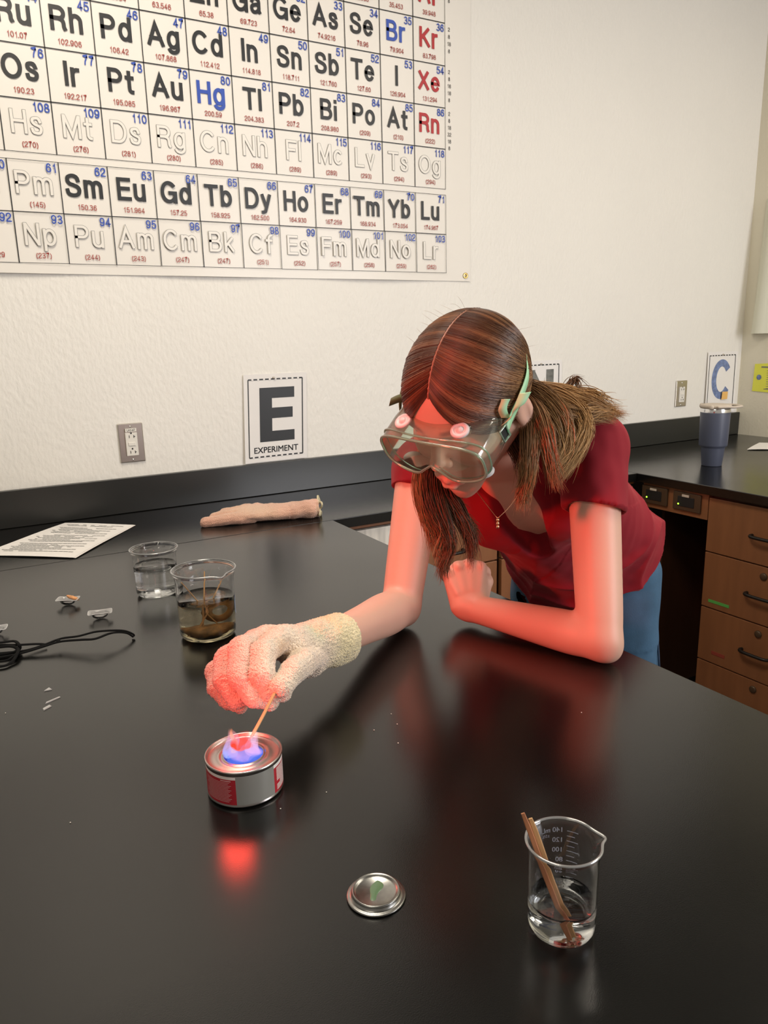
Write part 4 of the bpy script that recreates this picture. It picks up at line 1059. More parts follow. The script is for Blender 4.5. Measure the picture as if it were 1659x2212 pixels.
# ================================================================== SPARE GLOVE ON THE BENCH
ga_ = Vector((.555, 2.010, 0)); gb_ = Vector((.872, 1.895, 0)); gd = (gb_-ga_).normalized(); gs_ = Vector((-gd.y, gd.x, 0))
def GL(u, v, z): p = ga_+gd*u+gs_*v; return (p.x, p.y, z)
gr = Group(.012)
Rg = np.array([list(gd), list(gs_), [0, 0, 1]])
gr.ell(GL(.135, .004, .021), Rg, (.070, .056, .021)).ell(GL(.205, 0, .021), Rg, (.06, .048, .021)).ell(GL(.255, 0, .022), Rg, (.05, .045, .021)).ell(GL(.300, 0, .026), Rg, (.050, .047, .0265))
fing = []
for (v, u0, r, h) in ((-.040, -.002, .0145, .0145), (-.014, .022, .0150, .020), (.014, .048, .0150, .023), (.040, .085, .0140, .023)):
    g2 = Group(.01).limb([(*GL(.135, v*.75, h), r*1.1), (*GL((u0+.135)/2+.01, v, h+.003), r*1.1), (*GL(u0+.012, v*1.02, h-.002), r)], 8); fing.append((g2, .002))
fing.append((Group(.01).chain([(*GL(.19, .035, .022), .017), (*GL(.150, .058, .019), .015), (*GL(.120, .066, .017), .0135)]), .006))
gr.cut_ell(GL(.340, 0, .028), Rg, (.055, .040, .020), .003)
gr.cut_cone(GL(.31, -.03, .052), GL(.35, -.03, .056), .004, .010, .004)
gr.keep(GL(.325, 0, 0), tuple(-gd), .002)
def gtint(X, N):
    u = (X-np.array(ga_)) @ np.array(gd)
    t = np.tile([.88, .46, .32], (len(X), 1)); k = np.clip(nz(X, 60, 5)*.5+.4, 0, 1)[:, None]
    t = t*(1-k*.5)+np.array([.90, .66, .44])*k*.5
    v = (X-np.array(ga_)) @ np.array(gs_)
    inner = np.clip((N @ np.array(gd)-.2)*3, 0, 1)[:, None]*(u > .29)[:, None]
    return np.clip(t*(1-inner)+np.array([.88, .80, .55])*inner, 0, 1)
def gdisp(X, N):
    u = (X-np.array(ga_)) @ np.array(gd)
    return .0016*nz(X, 140, 8)+.0007*nz(X, 900, 9)+np.where(u > .24, .0040*nz(X, 120, 3), 0)
o = sdf_obj('spare_glove', [(gr, .006)]+fing, .0022, M['terry'], disp=gdisp, tint=gtint)
sg_rim = [Vector(GL(.326+.004*math.sin(a*3), (.040+.012*math.cos(5*a))*math.cos(a)*.92, .029+(.021+.008*math.cos(5*a))*math.sin(a))) for a in [2*math.pi*i/60 for i in range(61)]]
rm_ = MB().tube(sg_rim, .0028, 8, cap=False).build('cuff_edge', mat('cream_knit_edge', (.86, .76, .50), .95, bump=('voronoi', 600, 1, .002)), o, True); rm_['label'] = 'cream inner edge of the open cuff'
for v in o.data.vertices: v.co.z = max(v.co.z, .0006) if True else v.co.z
meta(o, 'pinkish terry heat glove lying flat on the back counter, fingers to the left', 'glove')

# ================================================================== THE PERSON
HC = P(1007, 862, 1.085)
hf = CR*-.50+CU*-.74-CF*.45; hu = CR*-.32+CU*.64-CF*.70
hf.normalize(); hu = (hu-hf*hu.dot(hf)).normalized(); hl = hu.cross(hf).normalized()
if hl.dot(CR) < 0: hl = -hl
RH = np.array([list(hf), list(hl), list(hu)])
def H(f, l_, u_): p = HC+hf*f+hl*l_+hu*u_; return (p.x, p.y, p.z)
SL = Vector((.888, .880, .312)); SR = P(909, 1008, 1.34)
EL_ = Vector((.808, .768, .036)); ER_ = Vector((.622, 1.050, .039))
WL = P(1014, 1312, 1.30); WR = P(703, 1388, 1.055)
PC = Vector((1.115, 1.125, .0)); SM = (SL+SR)/2
sp = (SM-PC).normalized(); la = (SL-SR).normalized(); la = (la-sp*la.dot(sp)).normalized(); fr = la.cross(sp)
if fr.dot(Vector((-.8, -.4, -.4))) < 0: fr = -fr
RT = np.array([list(fr), list(la), list(sp)])
def TT(f, l_, u_): p = PC+fr*f+la*l_+sp*u_; return (p.x, p.y, p.z)
LEN = (SM-PC).length

head = Group(.02)
head.ell(H(-.015, 0, .026), RH, (.094, .073, .083)).ell(H(.028, 0, -.015), RH, (.062, .058, .080), .03)
head.ell(H(.039, 0, .040), RH, (.043, .057, .045), .02)
for s_ in (1, -1):
    head.cone(H(-.002, s_*.054, -.042), H(.062, s_*.014, -.103), .0225, .0170, .022)
    head.ell(H(.050, s_*.040, -.034), RH, (.032, .025, .034), .02)
    head.cut_ball(H(.103, s_*.032, .001), .0185, .016)
    head.ball(H(.0745, s_*.031, -.002), .0130, .003)
    head.cone(H(.088, s_*.014, .019), H(.076, s_*.046, .020), .006, .006, .012)
    head.ell(H(-.010, s_*.0835, -.016), RH @ np.array(Matrix.Rotation(s_*.3, 3, 'Z')), (.0170, .0070, .030), .004)
    head.cut_ell(H(-.005, s_*.0915, -.013), RH, (.009, .004, .017), .004)
    head.ball(H(-.004, s_*.0815, -.041), .0070, .006)
head.cone(H(.069, 0, -.117), H(.070, 0, -.108), .0165, .017, .018)
head.cone(H(.086, 0, .012), H(.104, 0, -.026), .0065, .0095, .012).ball(H(.106, 0, -.030), .0098, .006)
for s_ in (1, -1):
    head.ball(H(.097, s_*.0115, -.034), .0068, .005)
    head.cut_ball(H(.099, s_*.006, -.042), .0030, .003)
head.cone(H(.088, -.015, -.068), H(.088, .015, -.068), .0105, .0105, .02)
LZ = -.0075
head.cone(H(.0985, 0, -.0635+LZ), H(.090, .021, -.0695+LZ), .0048, .0022, .004).cone(H(.0985, 0, -.0635+LZ), H(.090, -.021, -.0695+LZ), .0048, .0022, .004)
head.cone(H(.0965, .006, -.0745+LZ), H(.088, .020, -.0705+LZ), .0056, .0025, .004).cone(H(.0965, -.006, -.0745+LZ), H(.088, -.020, -.0705+LZ), .0056, .0025, .004).cone(H(.0965, -.006, -.0745+LZ), H(.0965, .006, -.0745+LZ), .0056, .0056, .004)
NB = TT(-.018, 0, LEN+.012)
head.cone(H(-.035, 0, -.035), H(-.040, 0, -.085), .050, .046, .03).cone(H(-.040, 0, -.080), NB, .046, .054, .03)

torso = Group(.05)
torso.ell(TT(-.005, 0, .0), RT, (.074, .125, .10)).ell(TT(-.004, 0, .15), RT, (.070, .108, .13)).ell(TT(-.015, 0, .31), RT, (.078, .122, .135))
for s_ in (1, -1):
    torso.ell(TT(.036, s_*.060, .320), RT, (.038, .046, .046), .03)
torso.cone(NB, tuple(SL), .042, .041, .03).cone(NB, tuple(SR), .040, .038, .03)
armL = Group(.02).limb([(*SL, .044), (*(SL*.75+EL_*.25), .0400), (*(SL*.45+EL_*.55), .0375), (*(SL*.12+EL_*.88), .0345), (*EL_, .030)])
aL2 = Group(.02).limb([(*EL_, .0295), (*(EL_*.80+WL*.20), .0335), (*(EL_*.45+WL*.55), .0290), (*(EL_*.1+WL*.9), .0240), (*WL, .0240)])
aL2.ball(tuple(EL_+Vector((.006, -.013, -.014))), .0165, .018)
armR = Group(.02).limb([(*SR, .042), (*(SR*.6+ER_*.4), .0385), (*(SR*.12+ER_*.88), .034), (*ER_, .031)])
aR2 = Group(.02).limb([(*ER_, .031), (*(ER_*.76+WR*.24), .0350), (*(ER_*.45+WR*.55), .0300), (*WR, .0245)])
aR2.ball(tuple(ER_+Vector((.008, .004, -.012))), .018, .018)

# left fist, back of the hand to the camera
KN = [P(968, 1240, 1.310), P(990, 1226, 1.312), P(1015, 1221, 1.315), P(1038, 1227, 1.318)]
palmL = Group(.012)
for i, k_ in enumerate(KN):
    base = WL+(k_-WL)*.08+CR*((i-1.5)*.006)
    palmL.cone(tuple(base), tuple(k_+CF*.004), .0215, .0108+.0005*min(i, 2), .014)
    palmL.ball(tuple(k_-CF*.0045+CU*.001), .0084, .004)
    palmL.cone(tuple(k_-CF*.002), tuple(WL+(k_-WL)*.45-CF*.0165+CR*((i-1.5)*.004)), .0062, .0030, .006)
palmL.cone(tuple(WL+CF*.01+(KN[2]-WL)*.35), tuple((KN[1]+KN[2])/2+CF*.022+(WL-KN[1])*.2), .022, .018, .012)
fL = [(palmL, .008)]
for i, k_ in enumerate(KN):
    dn = (WL-k_).normalized(); r = [.0090, .0098, .0102, .0098][i]; sprd = CR*((i-1.5)*.0012)
    p1 = k_+CF*(.036+.004*(i in (1, 2)))-CU*.005+sprd; p2 = p1+dn*.024-CF*.002; p3 = p2-CF*.016+dn*.004
    fL.append((Group(.004).chain([(*(k_+CF*.001), r*1.16), (*(k_*.4+p1*.6), r), (*p1, r*1.04), (*p2, r*.93), (*p3, r*.88)], .004), .0025))
th = [P(1040, 1288, 1.315), P(1050, 1256, 1.330), P(1046, 1236, 1.350), P(1022, 1228, 1.362)]
fL.append((Group(.006).chain([(*th[0], .014), (*th[1], .0115), (*th[2], .0105), (*th[3], .009)], .006), .006))

# gloved right hand (px, py, depth, glove radius)
FING = {
 'index':  [(602, 1382, .968, .0168), (568, 1412, .926, .0162), (566, 1456, .899, .0148), (583, 1492, .901, .0136), (608, 1497, .914, .0116)],
 'middle': [(578, 1378, .978, .0168), (522, 1404, .932, .0164), (519, 1462, .902, .0148), (549, 1503, .900, .0132), (583, 1514, .908, .0118)],
 'ring':   [(552, 1386, .988, .0162), (489, 1424, .945, .0154), (484, 1468, .918, .0136), (512, 1510, .912, .0120)],
 'pinky':  [(532, 1400, .998, .0155), (468, 1450, .961, .0138), (470, 1484, .942, .0122), (492, 1510, .934, .0110), (518, 1524, .932, .0098)],
 'thumb':  [(684, 1412, 1.020, .0185), (652, 1432, .960, .0178), (630, 1454, .915, .0150), (607, 1483, .893, .0136)],
}
def hand_groups(shrink):
    pal = Group(.015); W = P(705, 1388, 1.050)
    for n_, lst in FING.items():
        if n_ == 'thumb': continue
        k_ = P(*lst[0][:3]); pal.cone(tuple(W*.95+k_*.05), tuple(k_), .0240-shrink, .0172-shrink, .008)
    pal.cone(tuple(W), tuple(P(640, 1412, .985)), .027-shrink, .023-shrink)
    pal.ball(tuple(P(668, 1430, 1.02)), .0215-shrink, .015)
    out = [(pal, .012)]
    for n_, lst in FING.items():
        out.append((Group(.006).chain([(*P(*q[:3]), q[3]-shrink) for q in lst], .004), .0014))
    return out
body_groups = [(torso, .03), (head, .02), (armL, .02), (aL2, .012), (armR, .02), (aR2, .012)]+fL+hand_groups(.0045)
person = thing('person', 'person with long brown hair in dark red shirt, leaning on the worktop over the flame', 'person', (1.13, 1.12, -TH))
PO = tuple(person.location)
def skin_tint(X, N):
    t = np.tile([.68, .40, .30], (len(X), 1))
    k = nz(X, 45, 1)[:, None]; t = t*(1+.035*k)
    Y = (X-np.array(HC)) @ RH.T
    hd_ = (np.linalg.norm(Y, axis=1) < .128)
    lip = np.exp(-((Y[:, 0]-.095)/.014)**2-(Y[:, 1]/.018)**4-((Y[:, 2]+.0775)/.0085)**4)*hd_
    t = t*(1-lip[:, None]*.85)+np.array([.50, .13, .12])*lip[:, None]*.85
    for s_ in (1, -1):
        ch = np.exp(-((Y[:, 1]-s_*.040)/.018)**2-((Y[:, 2]+.032)/.018)**2)*hd_*(Y[:, 0] > .03)
        t = t*(1-ch[:, None]*.25)+np.array([.75, .30, .24])*ch[:, None]*.25
        br = np.exp(-((Y[:, 2]-.0235+.12*np.abs(np.abs(Y[:, 1])-.03))/.0032)**4-((Y[:, 1]-s_*.031)/.018)**6)*hd_*(Y[:, 0] > .05)
        t = t*(1-br[:, None]*.75)+np.array([.12, .06, .03])*br[:, None]*.75
        ey = np.exp(-((Y[:, 2]+.0085-.15*(np.abs(Y[:, 1])-.031)**2*60)/.0016)**2-((Y[:, 1]-s_*.031)/.013)**6)*hd_*(Y[:, 0] > .06)
        t = t*(1-ey[:, None]*.85)+np.array([.06, .03, .02])*ey[:, None]*.85
    # knuckles a little redder
    for k_ in KN:
        q = np.exp(-(((X-np.array(k_))**2).sum(1))/.009**2)[:, None]*.3
        t = t*(1-q)+np.array([.78, .36, .27])*q
    return np.clip(t, 0, 1)
sdf_obj('body', body_groups, .0026, M['skin'], person, tint=skin_tint, origin=PO)

# ---- shirt
OF = .007
sh = Group(.05)
sh.ell(TT(-.004, 0, .02), RT, (.104, .150, .12)).ell(TT(.0, .012, .14), RT, (.092, .132, .13)).ell(TT(-.010, 0, .31), RT, (.090, .136, .135))
sh.cone(TT(-.040, .085, .32), TT(-.035, .112, .06), .058, .066, .04)
for s_ in (1, -1): sh.ell(TT(.048, s_*.062, .325), RT, (.048, .056, .056), .035)
sh.cone(TT(.025, 0, .27), TT(.055, .0, .06), .066, .055, .05)      # front panel hanging free of the belly
sh.cone(TT(-.018, 0, LEN+.0), tuple(SL+Vector((0, 0, 0))), .050, .052, .04).cone(TT(-.018, 0, LEN+.0), tuple(SR), .048, .048, .04)
slL = Group(.02).cone(tuple(SL), tuple(SL*.60+EL_*.40), .0530, .0490)
slR = Group(.02).cone(tuple(SR), tuple(SR*.64+ER_*.36), .0480, .0450)
hemL = SL*.66+EL_*.34; nL = (SL-EL_).normalized()+CR*.12; hemR = SR*.84+ER_*.16; nR = (SR-ER_).normalized()
slL.keep(tuple(hemL), tuple(nL)); slR.keep(tuple(hemR), tuple(nR))
slL.cut_cone(tuple(hemL+(EL_-SL)*.1), tuple(hemL-(EL_-SL)*.05), .0445, .0425, .003)
slR.cut_cone(tuple(hemR+(ER_-SR)*.1), tuple(hemR-(ER_-SR)*.05), .0425, .0410, .003)
sh.keep(TT(0, 0, -.098), tuple(sp+la*.02))
sh.cut_cone(TT(.012, 0, LEN+.09), TT(.010, 0, LEN-.015), .080, .062, .008)       # neck opening
sh.cut_cone(TT(.075, .004, LEN+.01), TT(.090, .012, LEN-.165), .062, .024, .006)      # V
def sdisp(X, N):
    Y = (X-np.array(PC)) @ RT.T; u = Y[:, 2]
    k = np.clip((.26-u)/.16, 0, 1)
    s1 = (1-np.abs(np.sin(Y[:, 2]*27+Y[:, 1]*17+Y[:, 0]*12+1.6*nz(X, 12, 4))))**2.2
    s2 = (1-np.abs(np.sin(Y[:, 2]*15-Y[:, 1]*24+1.8*nz(X, 10, 9))))**2.5
    fold = .0115*k*(s1*.8+s2-.35)
    a = np.clip((u-.26)/.1, 0, 1)
    fold += .0022*a*np.sin(Y[:, 1]*70+Y[:, 2]*60+1.5*nz(X, 20, 5))
    return fold+.0006*nz(X, 200, 6)
o = sdf_obj('shirt', [(sh, .02), (slL, .018), (slR, .018)], .0032, M['shirt'], person, disp=sdisp, origin=PO); o['label'] = 'dark red short-sleeved v-neck shirt'
# ---- jeans and shoes
KNL, KNR = Vector((1.17, 1.01, -.42)), Vector((1.10, 1.25, -.42))
FTL, FTR = Vector((1.24, 1.00, -.84)), Vector((1.16, 1.27, -.84))
HLp, HRp = Vector(TT(0, .066, -.03)), Vector(TT(0, -.066, -.03))
jn = Group(.05).ell(TT(-.004, 0, -.01), RT, (.090, .138, .095)).ell(tuple(PC+Vector((.005, 0, -.06))), RT, (.095, .138, .09))
jn.cone(tuple(HLp), tuple(KNL), .082, .060).cone(tuple(KNL), tuple(FTL), .064, .050).cone(tuple(HRp), tuple(KNR), .082, .060).cone(tuple(KNR), tuple(FTR), .064, .050)
jn.keep(TT(0, 0, .03), tuple(-sp))
o = sdf_obj('jeans', [(jn, .01)], .005, M['denim'], person, disp=lambda X, N: .002*nz(X, 70, 3), origin=PO); o['label'] = 'blue denim jeans'
for ft in (FTL, FTR):
    c = ft+Vector((-.03, -.01, -.045))
    g_ = Group(.02).cone(tuple(ft+Vector((.01, 0, -.03))), tuple(ft+Vector((-.12, -.04, -.050))), .036, .030).cone(tuple(ft+Vector((.01, 0, 0))), tuple(ft+Vector((.0, 0, -.04))), .04, .036)
    g_.keep((ft.x, ft.y, -TH+.001), (0, 0, 1))
    sdf_obj('shoe', [(g_, .01)], .005, M['shoe'], person, origin=PO)
# side seam of the jeans
sm_ = [TT(-.035, .160, .05), TT(-.03, .158, 0), tuple(HLp+la*.085+Vector((0, 0, -.05))), tuple(KNL*.5+HLp*.5+la*.075)]
MB().tube([Vector(q)-Vector(PO) for q in catmull([list(q) for q in sm_], 20)], .0022, 6).build('side_seam', M['seam'], person, True)

# ---- worn glove
def glove_tint(X, N):
    W_ = np.array(P(705, 1388, 1.050)); C_ = np.array(P(755, 1378, 1.092)); ax = (C_-W_)/np.linalg.norm(C_-W_)
    u = (X-W_) @ ax
    t = np.tile([.93, .74, .56], (len(X), 1))
    # red light from the left painted on the fingers, away from the thumb
    q = np.clip(((X-np.array(P(575, 1440, .914))) @ (-np.array(CR)))/.06, -.3, 1)[:, None]; q = np.clip(q, 0, 1)
    t = t*(1-q)+np.array([.84, .42, .32])*q
    y = np.clip((u+.035)/.03, 0, 1)[:, None]; t = t*(1-y)+np.array([.95, .80, .46])*y
    g = np.exp(-(((X-np.array(P(682, 1365, 1.008)))**2).sum(1))/.016**2)[:, None]*.6
    t = t*(1-g)+np.array([.56, .70, .36])*g
    b = np.exp(-(((X-np.array(P(612, 1400, .942)))**2).sum(1))/.014**2)[:, None]*.5
    t = t*(1-b)+np.array([.80, .45, .18])*b
    k = nz(X, 120, 5)[:, None]*.05
    return np.clip(t*(1+k), 0, 1)
cuff = Group(.012).cone(tuple(P(690, 1387, 1.035)), tuple(P(718, 1384, 1.060)), .031, .0335).cone(tuple(P(718, 1384, 1.060)), tuple(P(745, 1376, 1.085)), .0335, .037)
cuff.cut_cone(tuple(P(728, 1379, 1.070)), tuple(P(775, 1366, 1.110)), .030, .039, .003)
cuff.keep(tuple(P(737, 1378, 1.078)), tuple(P(690, 1390, 1.035)-P(737, 1378, 1.078)))
sdfg = hand_groups(0)+[(cuff, .010)]
o = sdf_obj('heat_glove', sdfg, .0016, M['terry'], person, tint=glove_tint, origin=PO,
            disp=lambda X, N: .0008*nz(X, 260, 8)+.0009*nz(X, 1700, 9)); o['label'] = 'worn cream terry heat glove with yellow cuff, red light painted on the fingers'
# thin splint held in the flame
a = P(612, 1462, .895); b = P(541, 1597, .845)
splint('lit_splint', 'thin wooden splint held by the gloved hand, its tip in the flame', tuple(a), tuple(b), .0034, .0026, M['splint'], None)

# ---- goggles (own thing: worn by the person)
gg = thing('safety_goggles', 'clear green-tinted safety goggles with white round vents, worn on the face', 'goggles', tuple(HC))
def HH(f, l_, u_): return Vector(H(f, l_, u_))-HC
NS = 96
def sup(a, hw, hh, e=.62):
    c, s_ = math.cos(a), math.sin(a)
    return math.copysign(abs(c)**e, c)*hw, math.copysign(abs(s_)**e, s_)*hh
def ring(f0, hw, hh, curve, notch, zo=-.008):
    out = []
    for i in range(NS):
        a = 2*math.pi*i/NS; y, z = sup(a, hw, hh)
        if z < 0: z += notch*math.exp(-(y/.019)**2)
        f = f0-curve*y*y
        out.append(HH(f, y, z+zo))
    return out
rings = [ring(.078, .077, .042, 8.5, .030), ring(.086, .080, .044, 7.0, .029), ring(.098, .083, .042, 4.5, .028), ring(.112, .084, .038, 2.2, .026), ring(.118, .083, .035, 1.2, .025)]
vs = [p for r_ in rings for p in r_]
sh_ = MB().add(vs, [(k_*NS+i, k_*NS+(i+1) % NS, (k_+1)*NS+(i+1) % NS, (k_+1)*NS+i) for k_ in range(len(rings)-1) for i in range(NS)])
sh_.build('soft_frame', M['goggle'], gg, True)
# lens
lr = ring(.117, .080, .033, 1.0, .016); cen = []
lens = MB(); L2 = [p for p in lr]
lens.add(L2+[HH(.117, -.04, -.012), HH(.117, .04, -.012)], [])
vsl = []; nyl = 24
for i in range(nyl+1):
    y = -.080+.160*i/nyl
    # find top/bottom on the superellipse
    c = min(1, abs(y)/.080); s_ = (max(0, 1-c**(2/.62)))**(.62/2) if c < 1 else 0
    zt = s_*.033-.008; zb = -s_*.033-.008+.025*math.exp(-(y/.019)**2)
    for j in range(7): vsl.append(HH(.1172-1.0*y*y, y, zb+(zt-zb)*j/6))
MB().add(vsl, [(i*7+j, (i+1)*7+j, (i+1)*7+j+1, i*7+j+1) for i in range(nyl) for j in range(6)]).build('lens', M['lens'], gg, True)
for (rg, rad, nme) in ((ring(.1185, .0835, .0355, 1.2, .025), .0021, 'lens_rim'), (ring(.112, .0850, .0385, 2.2, .026), .0014, 'outer_bead'), (ring(.078, .0775, .0425, 8.5, .030), .0013, 'face_seal')):
    MB().tube(rg+[rg[0]], rad, 6, cap=False).build(nme, M['goggle_rim'], gg, True)
for s_ in (1, -1):
    for up in (1, -1):
        c = HH(.090 if up > 0 else .086, s_*(.046 if up > 0 else .062), (.0325 if up > 0 else -.0500)); q = (hu*up+hf*.12+hl*(s_*.12)).to_track_quat('Z', 'Y').to_matrix().to_4x4()
        MB().lathe([(0, .0035), (.0045, .0035), (.005, .0015), (.0075, .0012), (.0085, .0025), (.0125, .0015), (.0135, -.001), (0, -.001)], n=32).build('vent', M['vent'], gg, True, mx=Matrix.Translation(c) @ q)
def ribbon(pts, wdir, wd, nme, m, n=40):
    q = catmull([list(p) for p in pts], n); wdv = catmull([list(p) for p in wdir], n); vs = []
    for p, w_ in zip(q, wdv):
        w_ = Vector(w_).normalized()*wd/2; p = Vector(p); t_ = w_.cross(CF).normalized()*.0006
        vs += [p-w_, p+w_]
    mb = MB().add(vs, [(2*i, 2*i+1, 2*i+3, 2*i+2) for i in range(n-1)])
    o = mb.build(nme, m, gg, True); md = o.modifiers.new('thick', 'SOLIDIFY'); md.thickness = .0009; return o
u3 = tuple(hu)
ribbon([HH(.045, .088, .000), HH(.028, .089, .008), HH(.005, .092, .018), HH(-.03, .090, .028), HH(-.06, .078, .036)], [u3]*5, .014, 'strap', M['strap'])
ribbon([P(1094, 912, 1.01)-HC, P(1110, 893, 1.005)-HC, P(1122, 876, 1.00)-HC, P(1135, 848, 1.0)-HC], [tuple(CR*.7+CU*.5), tuple(CR*.5+CU*.8), tuple(CR*.75+CU*.3), tuple(CR*.4+CU*.05)], .016, 'strap_tail', M['strap'])
ribbon([P(1092, 903, 1.01)-HC, P(1086, 884, 1.0)-HC, P(1093, 862, .998)-HC], [tuple(CR), tuple(CR*.9+CU*.2), tuple(CR*.2)], .012, 'strap_tail', M['strap'])
ribbon([HH(.052, -.086, -.002), HH(.040, -.090, .010), HH(.020, -.092, .022), HH(-.01, -.088, .03)], [u3]*4, .011, 'strap', M['strap_dark'])
ribbon([P(878, 860, 1.10)-HC, P(862, 861, 1.095)-HC, P(842, 869, 1.09)-HC], [tuple(CU), tuple(CU), tuple(CU*.4+CR*.1)], .012, 'strap_tail', M['strap_dark'])
# buckle
bk = [HH(.060, .0855, .008), HH(.046, .0885, .010), HH(.043, .089, -.012), HH(.057, .0865, -.014)]
MB().tube(bk+[bk[0]], .0016, 6, cap=False).build('buckle', M['goggle_rim'], gg, True)
MB().add([bk[0], bk[1], bk[2], bk[3]], [(0, 1, 2, 3)]).build('buckle_plate', M['slot'], gg).location = -hl*.002

# ---- hair
def shade(n_, rs, base, tip, k):
    c0 = np.array(base)*(1+k*(rs.rand()-.5)); c1 = np.array(tip)*(1+k*(rs.rand()-.5)); u = np.linspace(0, 1, n_)[:, None]
    return c0*(1-u)+c1*u
def strands_mesh(name, paths, cols, rad, parent, taper=.35):
    """paths: list of (n,3) arrays; three-sided tapering tubes"""
    n_ = paths[0].shape[0]; A = np.array(paths); T_ = np.gradient(A, axis=1); T_ /= np.maximum(np.linalg.norm(T_, axis=2, keepdims=True), 1e-9)
    ref = np.array([.3, .2, .93]); U = np.cross(T_, ref); U /= np.maximum(np.linalg.norm(U, axis=2, keepdims=True), 1e-9); W_ = np.cross(T_, U)
    tp = np.minimum(1, (1-np.linspace(0, 1, n_))/taper*.9+.12); r_ = np.array(rad)[:, None]*tp[None]
    V = np.stack([A+r_[..., None]*(U*math.cos(a)+W_*math.sin(a)) for a in (0, 2.094, 4.189)], 2)
    k_ = len(paths); X = V.reshape(-1, 3)
    i = np.arange(k_)[:, None, None]*n_*3+np.arange(n_-1)[None, :, None]*3; j = np.arange(3)[None, None]; jn_ = (j+1) % 3
    F = np.stack([i+j, i+jn_, i+3+jn_, i+3+j], -1).reshape(-1, 4)
    C_ = np.repeat(np.array(cols)[:, :, None, :], 3, 2).reshape(-1, 3)
    return mesh_np(name, X, F, M['hair'], parent, True, C_, PO)
rs = np.random.RandomState(11)
DK, MD, LT, GD = (.085, .032, .014), (.17, .072, .028), (.36, .185, .075), (.52, .31, .13)
EC = np.array([-.016, 0, .026]); ER3 = np.array([.104, .083, .091])
paths, cols, rads = [], [], []
for s_ in (1, -1):
    for i in range(3600):
        bk_ = rs.rand()**1.35; ph = math.radians(30+bk_*126); d0 = np.array([math.cos(ph), s_*.020, math.sin(ph)])
        d1 = np.array([-.45-.40*bk_+.10*rs.randn(), s_*(.80-.40*bk_), -.42-.20*bk_+.08*rs.randn()])
        dm = np.array([.78*math.cos(ph)+.10-.1*bk_, s_*1.15, .62*math.sin(ph)+.10-.55*(1-bk_)**2])
        dm = dm+(1-bk_)**4*np.array([.22, -s_*.38, -.30])
        n_ = 18; t_ = np.linspace(0, 1, n_)[:, None]
        dd = (1-t_)**2*d0+2*t_*(1-t_)*dm*.9+t_**2*d1; dd /= np.linalg.norm(dd, axis=1, keepdims=True)
        lift = .998+.045*(1-bk_)**3*np.sin(np.minimum(t_*2.2, 1)*math.pi/2)+.016*rs.rand()+.022*np.sin(np.minimum(t_*1.6, 1)*math.pi/2)*(.4+.6*rs.rand())
        q = EC+dd*ER3*lift
        q = q+.0009*np.sin(t_*5+rs.rand()*6)*rs.randn(3)*t_
        paths.append(np.array(HC)+q @ RH)
        cl = .62+.75*(.5+.5*math.sin(ph*23+2*math.sin(ph*9)+s_*1.3))**2; gl = rs.rand() < .12*cl+.04*(s_ > 0)
        cols.append(shade(n_, rs, np.array(MD if gl else DK)*cl, np.array(LT if gl or rs.rand() < .35*cl*(.5+(s_ > 0)) else MD)*cl, .5)); rads.append(.00055+.0004*rs.rand())
strands_mesh('hair', paths, cols, rads, person)['label'] = 'brown hair parted in the middle'
cap = Group(.01).ell(H(-.016, 0, .026), RH, (.1035, .0822, .0905))
cut0 = np.array(H(.068, 0, .050)); nn_ = -np.array(hf)*.80+np.array(hu)*.62
cap.limb([(*(np.array(HC)+(EC+ER3*1.007*np.array([math.cos(math.radians(a)), 0, math.sin(math.radians(a))])) @ RH), .0016) for a in range(28, 150, 10)], 30, .001)
cap.keep(tuple(cut0), tuple(nn_)); cap.keep(H(0, 0, -.055), tuple(hu*1+hf*-.75))
def cap_tint(X, N):
    Y = (X-np.array(HC)) @ RH.T; t = np.tile(np.array(DK)*1.0, (len(X), 1))
    p_ = np.exp(-(Y[:, 1]/.0024)**4)[:, None]*(Y[:, 2] > .03)[:, None]*(Y[:, 0] > -.06)[:, None]
    return t*(1-p_)+np.array([.34, .155, .10])*p_
sdf_obj('scalp_hair', [(cap, .004)], .0022, M['hair'], person, tint=cap_tint, origin=PO)
def lock(guide, n, base, tip, rad=.0009, seg=22, wave=.003, spread=1.0):
    out = []
    G_ = catmull([[*P(g[0], g[1], g[2]), g[3]] for g in guide], seg)
    for i in range(n):
        v = rs.randn(3); v /= np.linalg.norm(v); v *= rs.rand()**.5*spread
        f = rs.rand()*.15; e = 1-.42*rs.rand()**1.6
        idx = np.linspace(f*(seg-1)*.4, (seg-1)*e, seg); lo_ = np.floor(idx).astype(int).clip(0, seg-2); fr_ = (idx-lo_)[:, None]
        C_ = G_[lo_]*(1-fr_)+G_[lo_+1]*fr_
        ph = rs.rand()*6.28; u = np.linspace(0, 1, seg)[:, None]
        q = C_[:, :3]+v*C_[:, 3:4]*(1-.35*np.linspace(0, 1, seg)[:, None]**2)+rs.randn(3)*.006*np.linspace(0, 1, seg)[:, None]**3+wave*u*np.sin(u*9+ph)*np.array([CR.x, CR.y, CR.z])+wave*.6*u*np.sin(u*7+ph*2)*np.array(CU)
        out.append(q); paths.append(q); cols.append(shade(seg, rs, base, tip, .7)); rads.append(rad*(.7+.6*rs.rand()))
paths, cols, rads = [], [], []
